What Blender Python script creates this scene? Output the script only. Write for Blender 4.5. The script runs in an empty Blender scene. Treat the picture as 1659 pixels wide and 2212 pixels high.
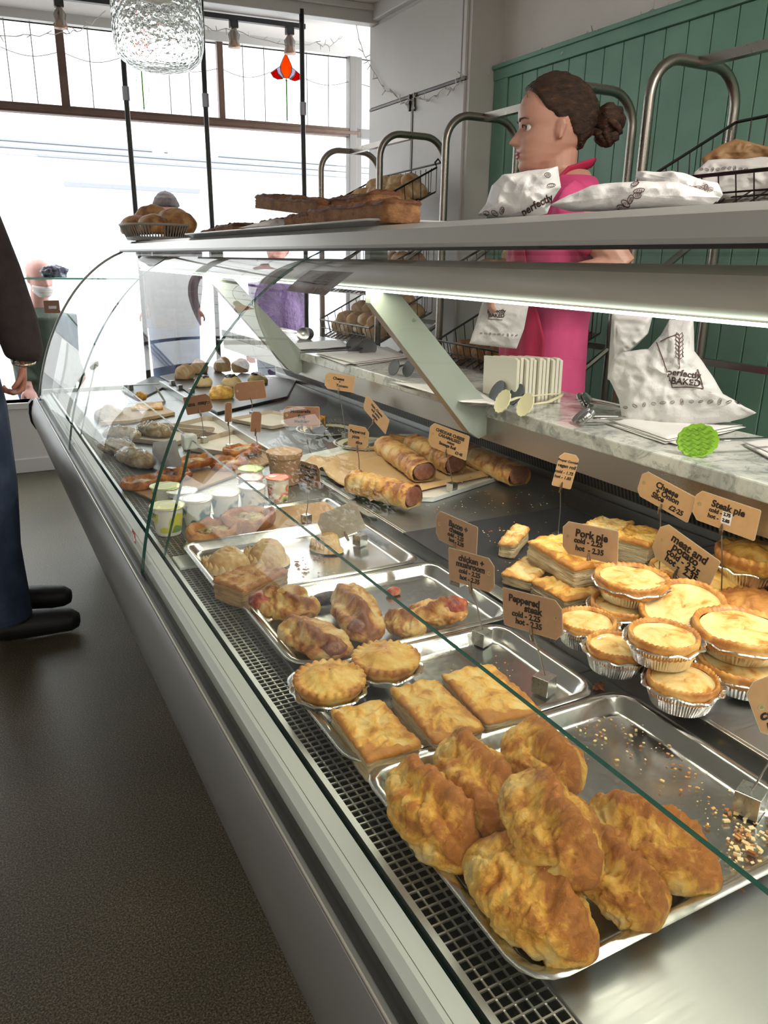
import bpy, bmesh, math, random
from mathutils import Vector, Matrix, noise
S = bpy.context.scene
COL = S.collection
PI = math.pi
HC = 1.25                                   # camera height; eye stands at the world origin
# ---------------------------------------------------------------- camera
F_PX, YAW, PIT, ROL = 1672.0, .4905, .3145, -.0165
_f = Vector((math.sin(YAW)*math.cos(PIT), math.cos(YAW)*math.cos(PIT), -math.sin(PIT)))
_r0 = Vector((math.cos(YAW), -math.sin(YAW), 0)); _d0 = _f.cross(_r0)
_r = _r0*math.cos(ROL) + _d0*math.sin(ROL); _d = _d0*math.cos(ROL) - _r0*math.sin(ROL)
cam = bpy.data.cameras.new('camera'); co = bpy.data.objects.new('camera', cam); COL.objects.link(co)
co.matrix_world = Matrix(((_r.x, -_d.x, -_f.x, 0), (_r.y, -_d.y, -_f.y, 0), (_r.z, -_d.z, -_f.z, HC), (0, 0, 0, 1)))
cam.sensor_fit = 'HORIZONTAL'; cam.sensor_width = 36; cam.lens = 36*F_PX/1659
cam.clip_start = .02; cam.clip_end = 200
S.camera = co
# ---------------------------------------------------------------- exposure, world, lights
S.view_settings.view_transform = 'Standard'; S.view_settings.look = 'None'
S.view_settings.gamma = 1; S.view_settings.use_curve_mapping = False
S.view_settings.exposure = 0.55
w = bpy.data.worlds.new('daylight'); S.world = w; w.use_nodes = True
bg = w.node_tree.nodes['Background']; bg.inputs[0].default_value = (.93, .97, 1, 1); bg.inputs[1].default_value = 4.2
def lamp(name, kind, loc, energy, color, size=None, rot=(0,0,0), spread=None):
    l = bpy.data.lights.new(name, kind); l.energy = energy; l.color = color
    if kind == 'AREA': l.shape = 'RECTANGLE'; l.size, l.size_y = size
    if spread: l.spread = spread
    o = bpy.data.objects.new(name, l); o.location = loc; o.rotation_euler = rot; COL.objects.link(o); return o
sun = lamp('sun', 'SUN', (0,8,6), 5.0, (1,.95,.86)); sun.data.angle = math.radians(1.5)
sun.rotation_euler = Vector((.42, -1, -.62)).to_track_quat('-Z','Y').to_euler()
p = lamp('window_portal', 'AREA', (.2, 5.16, 1.5), 1, (1,1,1), (5.4, 2.1), (-PI/2, 0, -.115)); p.data.cycles.is_portal = True
lamp('shop_ceiling_light', 'AREA', (-1.2, -1.5, 2.46), 42, (1,.93,.84), (1.6,1.2))
lamp('staff_ceiling_light', 'AREA', (1.45, -.25, 2.46), 48, (1,.92,.83), (.8,.9))
# ---------------------------------------------------------------- helpers: rays, materials, meshes
def ray(px, py): return _r*((px-829.5)/F_PX) + _d*((py-1106)/F_PX) + _f
def AZ(px, py, z): d = ray(px, py); return Vector((0,0,HC)) + d*((z-HC)/d.z)
def AX(px, py, x): d = ray(px, py); return Vector((0,0,HC)) + d*(x/d.x)
def AY(px, py, y): d = ray(px, py); return Vector((0,0,HC)) + d*(y/d.y)
MATS = {}
def mat(name, color, rough=.5, metal=0, spec=None, **kw):
    if name in MATS: return MATS[name]
    m = bpy.data.materials.new(name); m.use_nodes = True; MATS[name] = m
    b = m.node_tree.nodes['Principled BSDF']
    b.inputs['Base Color'].default_value = (*color, 1); b.inputs['Roughness'].default_value = rough; b.inputs['Metallic'].default_value = metal
    if spec is not None: b.inputs['Specular IOR Level'].default_value = spec
    for k, v in kw.items(): b.inputs[k.replace('_',' ')].default_value = v
    return m
def N(m, t, **kw):
    n = m.node_tree.nodes.new('ShaderNode'+t)
    for k, v in kw.items():
        if hasattr(n, k): setattr(n, k, v)
        else: n.inputs[k.replace('_',' ')].default_value = v
    return n
def L(m, a, b): m.node_tree.links.new(a, b)
def ramp(m, fac, stops):
    r = N(m, 'ValToRGB'); e = r.color_ramp.elements
    while len(e) < len(stops): e.new(.5)
    for i, (p_, c) in enumerate(stops): e[i].position = p_; e[i].color = (*c, 1) if len(c) == 3 else c
    L(m, fac, r.inputs[0]); return r.outputs[0]
def coord(m, scale=(1,1,1), kind='Object'):
    t = N(m, 'TexCoord'); mp = N(m, 'Mapping'); mp.inputs['Scale'].default_value = scale
    L(m, t.outputs[kind], mp.inputs[0]); return mp.outputs[0]
def noisy(name, stops, scale=8, rough=.6, metal=0, bump=0, bscale=60, detail=4, stretch=(1,1,1), spec=None, rrange=None, dist=.002):
    if name in MATS: return MATS[name]
    m = mat(name, (.5,.5,.5), rough, metal, spec); b = m.node_tree.nodes['Principled BSDF']
    v = coord(m, stretch); n = N(m, 'TexNoise', Scale=scale, Detail=detail, Roughness=.6); L(m, v, n.inputs['Vector'])
    L(m, ramp(m, n.outputs['Fac'], stops), b.inputs['Base Color'])
    if rrange:
        mr = N(m, 'MapRange'); mr.inputs[3].default_value, mr.inputs[4].default_value = rrange
        L(m, n.outputs['Fac'], mr.inputs[0]); L(m, mr.outputs[0], b.inputs['Roughness'])
    if bump:
        n2 = N(m, 'TexNoise', Scale=bscale, Detail=5, Roughness=.65); L(m, v, n2.inputs['Vector'])
        bp = N(m, 'Bump', Strength=bump, Distance=dist); L(m, n2.outputs['Fac'], bp.inputs['Height']); L(m, bp.outputs[0], b.inputs['Normal'])
    return m
def glass(name, tint=(1,1,1), fac=1.0, rough=0.0):
    if name in MATS: return MATS[name]
    m = bpy.data.materials.new(name); m.use_nodes = True; MATS[name] = m; nt = m.node_tree; nt.nodes.clear()
    out = N(m, 'OutputMaterial'); tr = N(m, 'BsdfTransparent'); tr.inputs[0].default_value = (*tint, 1)
    gl = N(m, 'BsdfGlossy'); gl.inputs['Roughness'].default_value = rough
    geo = N(m, 'NewGeometry'); ma = N(m, 'Math', operation='MULTIPLY_ADD'); ma.inputs[1].default_value = 1/1.5-1.5; ma.inputs[2].default_value = 1.5
    L(m, geo.outputs['Backfacing'], ma.inputs[0]); fr = N(m, 'Fresnel'); L(m, ma.outputs[0], fr.inputs['IOR'])
    mu = N(m, 'Math', operation='MULTIPLY'); mu.inputs[1].default_value = fac; L(m, fr.outputs[0], mu.inputs[0])
    mx = N(m, 'MixShader'); L(m, mu.outputs[0], mx.inputs[0]); L(m, tr.outputs[0], mx.inputs[1]); L(m, gl.outputs[0], mx.inputs[2])
    L(m, mx.outputs[0], out.inputs[0]); return m
def emit(name, color, s):
    if name in MATS: return MATS[name]
    m = mat(name, color); b = m.node_tree.nodes['Principled BSDF']
    b.inputs['Emission Color'].default_value = (*color, 1); b.inputs['Emission Strength'].default_value = s; return m
# mesh buffer --------------------------------------------------------------
class MB:
    def __init__(s): s.v = []; s.f = []; s.m = []; s.att = None
    def add(s, vs, fs, mi=0):
        o = len(s.v); s.v += [tuple(v) for v in vs]; s.f += [tuple(i+o for i in f) for f in fs]; s.m += [mi]*len(fs); return s
    def box(s, a, b, mi=0):
        (x0,y0,z0), (x1,y1,z1) = a, b
        return s.add([(x0,y0,z0),(x1,y0,z0),(x1,y1,z0),(x0,y1,z0),(x0,y0,z1),(x1,y0,z1),(x1,y1,z1),(x0,y1,z1)],
            [(3,2,1,0),(4,5,6,7),(0,1,5,4),(1,2,6,5),(2,3,7,6),(3,0,4,7)], mi)
    def obox(s, c, sz, M=None, mi=0):
        i = len(s.v); h = [k/2 for k in sz]; s.box((-h[0],-h[1],-h[2]), (h[0],h[1],h[2]), mi)
        M = M or Matrix()
        for k in range(i, len(s.v)): s.v[k] = tuple(Vector(c) + (M.to_3x3() @ Vector(s.v[k])))
        return s
    def prism(s, prof, p0, p1, up=(0,0,1), mi=0):          # extrude a 2-D profile (x,z) from y p0 to p1
        n = len(prof); vs = [(x, p0, z) for x, z in prof] + [(x, p1, z) for x, z in prof]
        fs = [(i, i+n, (i+1)%n+n, (i+1)%n) for i in range(n)] + [tuple(range(n)), tuple(range(2*n-1, n-1, -1))]
        return s.add(vs, fs, mi)
    def tube(s, pts, r, n=8, mi=0, caps=True, closed=False, flat=None):
        pts = [Vector(p_) for p_ in pts]; k = len(pts); rs = r if isinstance(r, (list, tuple)) else [r]*k
        up = Vector((0,0,1)); rings = []; prev = None
        for i in range(k):
            if closed: t = pts[(i+1)%k]-pts[i-1]
            else: t = pts[min(i+1,k-1)]-pts[max(i-1,0)]
            t.normalize()
            if prev is None:
                a = t.cross(up)
                if a.length < .1: a = t.cross(Vector((1,0,0)))
            else: a = prev - t*prev.dot(t)
            a.normalize(); prev = a; b = t.cross(a)
            rings.append([pts[i] + a*(math.cos(2*PI*j/n)*rs[i]) + b*(math.sin(2*PI*j/n)*rs[i]*(flat or 1)) for j in range(n)])
        o = [v for rg in rings for v in rg]; fs = []
        for i in range(k if closed else k-1):
            for j in range(n):
                a_, b_ = i*n, ((i+1)%k)*n; fs.append((a_+j, a_+(j+1)%n, b_+(j+1)%n, b_+j))
        if caps and not closed: fs += [tuple(range(n-1,-1,-1)), tuple((k-1)*n+j for j in range(n))]
        return s.add(o, fs, mi)
    def lathe(s, prof, n=32, c=(0,0,0), mi=0, mis=None):
        vs = [(c[0]+r*math.cos(2*PI*j/n), c[1]+r*math.sin(2*PI*j/n), c[2]+z) for r, z in prof for j in range(n)]; fs = []
        k = len(prof); o = len(s.f)
        fs = [(i*n+j, i*n+(j+1)%n, (i+1)*n+(j+1)%n, (i+1)*n+j) for i in range(k-1) for j in range(n)]
        s.add(vs, fs, mi)
        if mis:
            for i in range(k-1):
                for j in range(n): s.m[o+i*n+j] = mis[i]
        return s
    def grid(s, fn, nu, nv, cu=False, cv=False, mi=0):
        vs = [fn(i/(nu if cu else nu-1), j/(nv if cv else nv-1)) for i in range(nu) for j in range(nv)]
        fs = [(i*nv+j, ((i+1)%nu)*nv+j, ((i+1)%nu)*nv+(j+1)%nv, i*nv+(j+1)%nv) for i in range(nu if cu else nu-1) for j in range(nv if cv else nv-1)]
        return s.add(vs, fs, mi)
    def xf(s, M, i0=0):
        for k in range(i0, len(s.v)): s.v[k] = tuple(M @ Vector(s.v[k]))
        return s
    def build(s, name, mats, parent=None, smooth=False, bevel=0, loc=None, sub=0, rot=None, weld=False, fix=True):
        me = bpy.data.meshes.new(name); me.from_pydata(s.v, [], s.f)
        for m_ in (mats if isinstance(mats, (list, tuple)) else [mats]): me.materials.append(m_)
        me.polygons.foreach_set('material_index', s.m)
        if smooth: me.polygons.foreach_set('use_smooth', [True]*len(s.f))
        if s.att and len(s.att) == len(s.v): a_ = me.attributes.new('bake', 'FLOAT', 'POINT'); a_.data.foreach_set('value', s.att)
        if weld or fix:
            bm = bmesh.new(); bm.from_mesh(me)
            if weld: bmesh.ops.remove_doubles(bm, verts=bm.verts, dist=1e-6)
            bmesh.ops.recalc_face_normals(bm, faces=bm.faces); bm.to_mesh(me); bm.free()
        me.update(); o = bpy.data.objects.new(name, me); COL.objects.link(o)
        if parent: o.parent = parent
        if loc is not None: o.location = loc
        if rot is not None: o.rotation_euler = rot
        if bevel:
            b = o.modifiers.new('bevel', 'BEVEL'); b.width = bevel; b.segments = 2; b.limit_method = 'ANGLE'
        if sub:
            b = o.modifiers.new('subdivision', 'SUBSURF'); b.levels = sub; b.render_levels = sub
        if smooth == 'auto': 
            e = o.modifiers.new('split', 'EDGE_SPLIT'); e.split_angle = .6
        return o
def tag(o, label=None, cat=None, group=None, kind=None):
    if label: o['label'] = label
    if cat: o['category'] = cat
    if group: o['group'] = group
    if kind: o['kind'] = kind
    return o
def thing(name, label, cat, loc=(0,0,0), rz=0, group=None):
    o = bpy.data.objects.new(name, None); COL.objects.link(o); o.location = loc; o.rotation_euler = (0,0,rz); o.empty_display_size = .05
    return tag(o, label, cat, group)
def copy_tree(o, parent=None):
    c = o.copy(); COL.objects.link(c)
    if parent: c.parent = parent
    for ch in list(o.children): copy_tree(ch, c)
    return c
def rnd(seed): return random.Random(seed)
def nz(p_, s=1.0, o=0): return noise.noise(Vector(p_)*s + Vector((o*7.3, o*3.1, o*5.7)))
def lettering(txt, size, name, m, parent, M, bold=0, align='CENTER', name_line=.95, shear=0, thick=.0004, spacing=1):
    c = bpy.data.curves.new(name, 'FONT'); c.body = txt; c.size = size; c.align_x = align; c.align_y = 'CENTER'
    c.offset = bold; c.space_line = name_line; c.shear = shear; c.extrude = thick; c.resolution_u = 3; c.space_character = spacing
    t = bpy.data.objects.new(name, c); COL.objects.link(t); bpy.context.view_layer.update()
    dg = bpy.context.evaluated_depsgraph_get(); me = bpy.data.meshes.new_from_object(t.evaluated_get(dg))
    COL.objects.unlink(t); bpy.data.objects.remove(t)
    me.materials.clear(); me.materials.append(m); o = bpy.data.objects.new(name, me); COL.objects.link(o)
    if parent: o.parent = parent
    o.matrix_local = M
    return o
# ================================================================ SETTING
M_white = noisy('painted_plaster', [(.3,(.62,.585,.555)),(.7,(.68,.645,.615))], 3, .7)
M_trim = mat('white_gloss_paint', (.55,.54,.52), .4)
M_green = noisy('green_board_paint', [(.3,(.13,.275,.20)),(.7,(.17,.335,.245))], 4, .45)
M_groove = mat('green_groove_paint', (.02,.07,.045), .6)
M_cup = noisy('cream_cupboard_paint', [(.3,(.52,.50,.475)),(.7,(.57,.55,.53))], 2, .45)
M_dark = mat('dark_gap', (.02,.02,.02), .6)
m = mat('speckled_vinyl', (.05,.05,.045), .32, 0, .28); b = m.node_tree.nodes['Principled BSDF']
v = coord(m); n1 = N(m,'TexNoise',Scale=260,Detail=3,Roughness=.8); n2 = N(m,'TexNoise',Scale=2.2,Detail=4); vo = N(m,'TexVoronoi',Scale=150)
for n_ in (n1,n2,vo): L(m, v, n_.inputs['Vector'])
c1 = ramp(m, n1.outputs['Fac'], [(.36,(.016,.015,.013)),(.5,(.078,.070,.050)),(.62,(.22,.19,.125))])
c2 = ramp(m, n2.outputs['Fac'], [(.3,(.72,.72,.74)),(.7,(1.15,1.1,1.0))])
mx = N(m,'MixRGB',blend_type='MULTIPLY'); mx.inputs[0].default_value = 1; L(m,c1,mx.inputs[1]); L(m,c2,mx.inputs[2])
spk = ramp(m, vo.outputs['Distance'], [(.0,(1,1,1)),(.035,(1,1,1)),(.05,(0,0,0))])
mx2 = N(m,'MixRGB'); L(m,spk,mx2.inputs[0]); L(m,mx.outputs[0],mx2.inputs[1]); mx2.inputs[2].default_value = (.45,.44,.42,1)
L(m,mx2.outputs[0],b.inputs['Base Color'])
bp = N(m,'Bump',Strength=.25,Distance=.0015); L(m,n1.outputs['Fac'],bp.inputs['Height']); L(m,bp.outputs[0],b.inputs['Normal'])
mr = N(m,'MapRange'); mr.inputs[3].default_value=.30; mr.inputs[4].default_value=.46; L(m,n2.outputs['Fac'],mr.inputs[0]); L(m,mr.outputs[0],b.inputs['Roughness'])
M_floor = m
def struct(o): o['kind'] = 'structure'; return o
TW = math.tan(-.115)
def wy(x, off=0): return 5.2 + TW*(x-.3) + off            # y of the window plane at x
MW = Matrix.Translation((.3, 5.2, 0)) @ Matrix.Rotation(-.115, 4, 'Z')     # window-plane frame: X along, Y outwards
CW = math.cos(.115)
def wx(x): return (x-.3)/CW                                # world x -> distance along the window plane
struct(MB().box((-2.6,-2.6,-.05),(2.4,5.6,0)).build('floor', M_floor))
q = [(-2.6,-2.6),(2.4,-2.6),(3.2,-2.6),(3.2,wy(3.2,.03)),(-2.6,wy(-2.6,.03))]; n = 5
struct(MB().add([(x,y,2.5) for x,y in q]+[(x,y,2.56) for x,y in q], [tuple(range(n-1,-1,-1)),tuple(range(n,2*n))]+[(i,(i+1)%n,(i+1)%n+n,i+n) for i in range(n)]).build('ceiling', M_white))
struct(MB().box((2.28,-2.6,0),(2.4,3.22,2.5)).build('wall_right', M_white))
struct(MB().box((-2.7,-2.6,0),(-2.6,5.6,2.5)).build('wall_left', M_white))
struct(MB().box((-2.6,-2.7,0),(2.4,-2.6,2.5)).build('wall_back', M_white))
# green tongue-and-groove panelling with a cap rail
mb = MB(); top = 2.018
ys = 3.21; k = 0
mb.box((2.255,-2.6,.0),(2.281,3.2,top), 1)
y = 3.115
while y > -2.5:
    mb.box((2.247,y-.0955,0),(2.262,y-.0015,top-.002)); y -= .099
mb.box((2.240,3.118,0),(2.281,3.215,2.05)); mb.box((2.236,-2.6,top),(2.281,3.215,2.062)); mb.box((2.225,-2.6,2.062),(2.281,3.215,2.078))
struct(mb.build('trim_1', [M_green, M_groove], bevel=.002))
# boxed-in cupboard at the far end of the staff wall
mb = MB().box((2.112,3.22,0),(2.42,4.2,2.5))
struct(mb.build('wall_cupboard', M_cup))
mb = MB(); g = .004
for (a, b_, z0, z1) in ((3.245,3.695,.1,2.013),(3.715,4.17,.1,2.013),(3.245,3.27,2.03,2.4),(3.28,4.17,2.03,2.41)):
    mb.box((2.100,a,z0),(2.1125,b_,z1))
struct(mb.build('door_1', M_cup, bevel=.002))
mb = MB().box((2.097,3.697,.1),(2.104,3.713,2.01)); mb.box((2.09,3.672,1.95),(2.102,3.684,2.03)); mb.box((2.085,3.655,1.955),(2.09,3.69,1.965)); mb.box((2.09,3.72,1.955),(2.102,3.73,2.03)); mb.box((2.085,3.715,1.985),(2.09,3.75,1.995)); mb.box((2.1,3.24,2.016),(2.11,4.18,2.027))
hd = mb.build('door_catch', mat('dark_catch_metal',(.08,.075,.07),.4,.8)); hd.parent = bpy.data.objects['door_1']
struct(MB().box((2.075,3.215,2.43),(2.13,4.2,2.5)).box((2.10,3.2,2.425),(2.28,3.23,2.5)).build('trim_2', M_trim, bevel=.004))
# beam across the bay
mb = MB(); mb.box((-3,0,2.416),(1.9,.07,2.5)); mb.box((-3,-.02,2.47),(1.9,0,2.5)); o = mb.build('trim_3', M_trim, bevel=.004); o.matrix_world = Matrix.Translation((.3,4.31,0)) @ Matrix.Rotation(-.115,4,'Z'); struct(o)
# window wall -------------------------------------------------------------
M_frame = noisy('brown_window_frame', [(.3,(.10,.055,.038)),(.7,(.14,.08,.055))], 12, .5)
M_frame_g = mat('grey_window_frame', (.16,.15,.14), .5)
mb = MB()
mb.box((-3.4,-.05,2.452),(3.2,.03,2.53)); mb.box((-3.4,.0,2.452),(3.2,.035,2.56))
o = mb.build('wall_front', M_trim); o.matrix_world = MW; struct(o)
mb = MB(); mb.box((-3.4,-.04,0),(3.2,.04,.34)); o = mb.build('wall_front_lower', M_trim); o.matrix_world = MW; struct(o)
mb = MB(); mb.box((-3.4,-.035,2.0),(2.12,.035,2.048)); mb.box((-3.4,-.045,2.012),(2.12,-.03,2.03))
for xa, xb in ((.353,.398),(1.235,1.27),(-.55,-.505),(-1.45,-1.4),(-2.35,-2.3)): mb.box((xa,-.03,2.04),(xb,.03,2.46))
for xa, xb in ((-1.45,-1.4),): mb.box((xa,-.03,.3),(xb,.03,2.02))
mb.box((-3.4,-.05,.34),(2.12,.05,.38))
o = mb.build('window_1', M_frame, bevel=.003); o.matrix_world = MW; struct(o); W1 = o
mb = MB(); mb.box((2.055,-.04,.3),(2.105,.04,2.46)); mb.box((2.105,-.03,.3),(2.14,.05,2.46)); mb.box((2.1,-.03,1.995),(3.1,.03,2.05))
o = mb.build('trim_4', M_frame_g, bevel=.003); o.matrix_world = MW; struct(o)
M_wg = glass('window_glass', (1,1,1), .6)
mb = MB().box((-3.4,.0,.36),(3.1,.006,2.02)); mb.box((-3.4,.0,2.04),(3.1,.006,2.455)); o = mb.build('window_pane', M_wg); o.parent = W1
# leading and stained glass in the top lights
M_lead = mat('lead_came', (.10,.10,.09), .5, .6)
mb = MB()
def came(x0, z0, x1, z1, r=.0028): mb.tube([(x0,-.004,z0),(x1,-.004,z1)], r, 4)
lights = [(.398,1.235,[.524,.696,.955,1.07],.8),(1.27,2.055,[1.391,1.52,1.787,1.926],1.656),(-.505,.353,[-.35,-.15,.10,.23],-.03),(-1.4,-.55,[-1.25,-1.1,-.85,-.7],-.97),(-2.3,-1.45,[-2.1,-1.95,-1.75,-1.6],-1.87)]
for x0, x1, vs_, fx in lights:
    for q in vs_: came(q, 2.045, q, 2.455)
    xs = [x0]+[q for q in vs_ if q < fx]+[fx-.095]; 
    mb.tube([(x0+(fx-.10-x0)*t,-.004,2.315-.035*math.sin(PI*t)+.01*t) for t in [i/12 for i in range(13)]], .002, 4)
    mb.tube([(fx+.10+(x1-fx-.10)*t,-.004,2.315-.03*math.sin(PI*t)) for t in [i/12 for i in range(13)]], .002, 4)
    for sgn in (-1,1): mb.tube([(fx+sgn*.035*math.sin(PI*min(1,t*1.0)),-.004,2.30-.235*t) for t in [i/12 for i in range(13)]], .0015, 4)
    mb.tube([(fx,-.004,2.295),(fx,-.004,2.06)], .003, 4)
for q in (2.25,2.5,2.75): came(q, 2.045, q, 2.455)
mb.tube([(2.14,-.004,2.31),(2.3,-.004,2.285),(2.5,-.004,2.29)], .003, 4)
o = mb.build('window_lead', M_lead); o.parent = W1
def stained(name, c):
    m = bpy.data.materials.new(name); m.use_nodes = True; b = m.node_tree.nodes['Principled BSDF']; b.inputs['Base Color'].default_value = (*c,1)
    m.node_tree.nodes.remove(b); tr = N(m,'BsdfTranslucent'); tr.inputs[0].default_value = (*c,1); t2 = N(m,'BsdfTransparent'); t2.inputs[0].default_value = tuple(x*.35 for x in c)+(1,)
    mx = N(m,'MixShader'); mx.inputs[0].default_value = .25; L(m,tr.outputs[0],mx.inputs[1]); L(m,t2.outputs[0],mx.inputs[2]); L(m,mx.outputs[0],m.node_tree.nodes['Material Output'].inputs[0]); return m
G_or, G_red, G_wh, G_gr = stained('orange_stained_glass',(.90,.20,.02)), stained('red_stained_glass',(.55,.006,.012)), stained('white_stained_glass',(.55,.5,.6)), stained('green_stained_glass',(.14,.5,.02))
def flower(fx):
    gl = MB(); ld = MB()
    def poly(pts, mi):
        n = len(pts); gl.add([(fx+x,-.004,z) for x,z in pts]+[(fx+x,.0,z) for x,z in pts], [tuple(range(n)),tuple(range(2*n-1,n-1,-1))]+[(i,(i+1)%n,(i+1)%n+n,i+n) for i in range(n)], mi)
        ld.tube([(fx+x,-.006,z) for x,z in pts], .0028, 4, closed=True)
    T = 2.44
    mid = [(0,T),(.018,T-.035),(.036,T-.072),(.033,T-.105),(.012,T-.138),(-.012,T-.138),(-.033,T-.105),(-.036,T-.072),(-.018,T-.035)]
    poly(mid, 0)
    for s_ in (1,-1):
        poly([(s_*a,z) for a,z in ((.034,T-.075),(.060,T-.092),(.052,T-.118),(.022,T-.143),(.014,T-.138),(.033,T-.105))], 2)
        poly([(s_*a,z) for a,z in ((.060,T-.092),(.098,T-.118),(.082,T-.140),(.055,T-.150),(.024,T-.146),(.052,T-.118))], 1)
    gl.box((fx-.0035,-.008,2.08),(fx+.0035,-.002,T-.146), 3)
    a = gl.build('stained_flower', [G_or,G_red,G_wh,G_gr], W1); b_ = ld.build('flower_lead', M_lead, W1); return a
for q in lights: flower(q[3])
# window-side low display: white cabinet with a glass shelf -----------------
M_wlam = mat('white_laminate', (.62,.61,.59), .35)
cab = thing('window_cabinet', 'white low display cabinet with glass shelf in front of the window', 'cabinet', (0,0,0))
mb = MB().box((-1.0,4.99,.07),(.95,5.12,.42)); mb.box((-1.0,4.975,.385),(.95,5.12,.42)); mb.build('body', M_wlam, cab, bevel=.003)
MB().box((-1.0,4.975,0),(.95,5.11,.085)).build('plinth', M_wlam, cab, bevel=.004)
mb = MB().box((-.9,4.93,1.117),(.95,5.11,1.125)); mb.build('glass_shelf', [glass('shelf_glass',(.75,.93,.86),.5)], cab)
MB().box((-.9,4.928,1.116),(.95,4.931,1.126)).build('glass_edge', mat('green_glass_edge',(.10,.42,.34),.15), cab)
for x in (-.88,.93): MB().box((x-.01,4.98,.42),(x+.01,5.1,1.117)).build('glass_support', M_wg, cab)
# outside: pavement, road, house front across the street --------------------
M_pave = noisy('pale_pavement', [(.3,(.30,.30,.29)),(.7,(.4,.4,.39))], 5, .85)
struct(MB().box((-14,5.7,-.12),(16,22,-.06)).build('ground_outside', M_pave))
M_house = mat('white_render_wall', (.78,.77,.75), .8); M_corn = mat('grey_cornice', (.20,.21,.235), .7)
hs = thing('house', 'pale rendered terrace across the street with grey cornice lines', 'building', (0,15,0))
MB().box((-14,0,-.1),(16,1,9)).build('wall', M_house, hs)
for z in (2.78,2.88,2.98): MB().box((-14,-.12,z),(8,0,z+.03)).build('cornice', M_corn, hs)
for x in (-5,-1.6,2.6,6.4): MB().box((x,-.03,1.2),(x+1.5,.0,2.3)).build('window', mat('pale_house_window',(.42,.45,.5),.4), hs)
for x in (1.8,5.2,8.6): MB().box((x,-.05,2.35),(x+2.3,0,2.42)).build('lintel', M_corn, hs)
# ================================================================ THE SERVE-OVER COUNTER
def brushed(name, c, r0=.22, r1=.4, ax=(3,60,60)):
    if name in MATS: return MATS[name]
    m = mat(name, c, .3, 1); b = m.node_tree.nodes['Principled BSDF']; v = coord(m, ax)
    n = N(m,'TexNoise',Scale=6,Detail=5,Roughness=.7); L(m,v,n.inputs['Vector'])
    n2 = N(m,'TexNoise',Scale=4,Detail=5); L(m,coord(m),n2.inputs['Vector'])
    ad = N(m,'Math',operation='MULTIPLY_ADD'); ad.inputs[1].default_value = .5; L(m,n2.outputs['Fac'],ad.inputs[0])
    h = N(m,'Math',operation='MULTIPLY'); h.inputs[1].default_value=.5; L(m,n.outputs['Fac'],h.inputs[0]); L(m,h.outputs[0],ad.inputs[2])
    mr = N(m,'MapRange'); mr.inputs[1].default_value=.3; mr.inputs[2].default_value=.7; mr.inputs[3].default_value=r0; mr.inputs[4].default_value=r1
    L(m,ad.outputs[0],mr.inputs[0]); L(m,mr.outputs[0],b.inputs['Roughness']); return m
M_steel = brushed('brushed_steel', (.50,.50,.485))
M_deck = brushed('deck_steel', (.36,.37,.375), .3, .5)
M_tray = brushed('tray_steel', (.58,.58,.56), .12, .3, (20,20,20))
M_panel = mat('grey_enamel', (.48,.515,.48), .35)
M_bump = mat('grey_bumper', (.12,.12,.117), .38)
M_fascia = mat('satin_fascia', (.43,.43,.415), .28, .35)
M_gedge = mat('glass_edge_green', (.010,.055,.040), .12)
M_gedge_l = mat('glass_edge_pale', (.30,.55,.48), .15)
M_glass = glass('case_glass', (.985,.995,.99), .55)
M_glass_i = glass('screen_glass', (.98,.995,.985), .4)
M_black = mat('black_rubber', (.012,.012,.014), .5)
Y0, Y1 = -.7, 3.62
ct = thing('display_counter', 'long refrigerated serve-over counter with curved glass front and stainless deck', 'display counter', (.7,1.5,0))
def cpart(mb_, name, m, **k):
    o = mb_.build(name, m, ct, **k); o.location = (-.7,-1.5,0); return o
# body and bumper profile
cpart(MB().prism([(.43,.10),(.31,.50),(.42,.60),(1.29,.60),(1.29,.10)], Y0, Y1-.06), 'body', M_panel)
cpart(MB().box((.47,Y0,0),(1.28,Y1-.12,.10)), 'kick_plinth', M_black)
prof = [(.232,.662),(.226,.665),(.219,.655),(.210,.63),(.205,.60),(.207,.565),(.222,.535),(.250,.515),(.30,.505),(.30,.53),(.245,.60),(.240,.655)]
cpart(MB().prism(prof, Y0, Y1), 'bumper', M_bump, smooth='auto')
cpart(MB().tube([(.2295,Y0,.6645),(.2295,Y1,.6645)], .0016, 6), 'bumper_edge_strip', mat('pale_edge_strip',(.42,.40,.37),.3,.6))
cpart(MB().prism([(.2335,.60),(.2335,.654),(.2565,.654),(.2565,.60)], Y0, Y1), 'glass_channel', mat('dark_channel',(.03,.03,.028),.35))
pr2 = [(.213,.655),(.20,.64),(.196,.60),(.2,.56),(.215,.53),(.26,.50),(.33,.50),(.33,.66)]
cpart(MB().prism(pr2, Y1, Y1+.05), 'end_bumper_cap', M_black, smooth='auto')
# white ledge, seam, inner strip
cpart(MB().prism([(.2545,.60),(.2545,.672),(.262,.681),(.2665,.6825),(.2665,.60)], Y0, Y1-.02), 'outer_ledge', M_panel)
cpart(MB().prism([(.2672,.60),(.2672,.6828),(.2830,.6875),(.2830,.60)], Y0, Y1-.02), 'inner_ledge', M_panel)
cpart(MB().box((.2895,Y0,.62),(.2965,Y1-.02,.690)), 'glass_channel_strip', brushed('pale_aluminium',(.62,.64,.62),.3,.5))
cpart(MB().box((.2830,Y0,.62),(.2895,Y1-.02,.676)), 'glass_slot', M_black)
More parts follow.
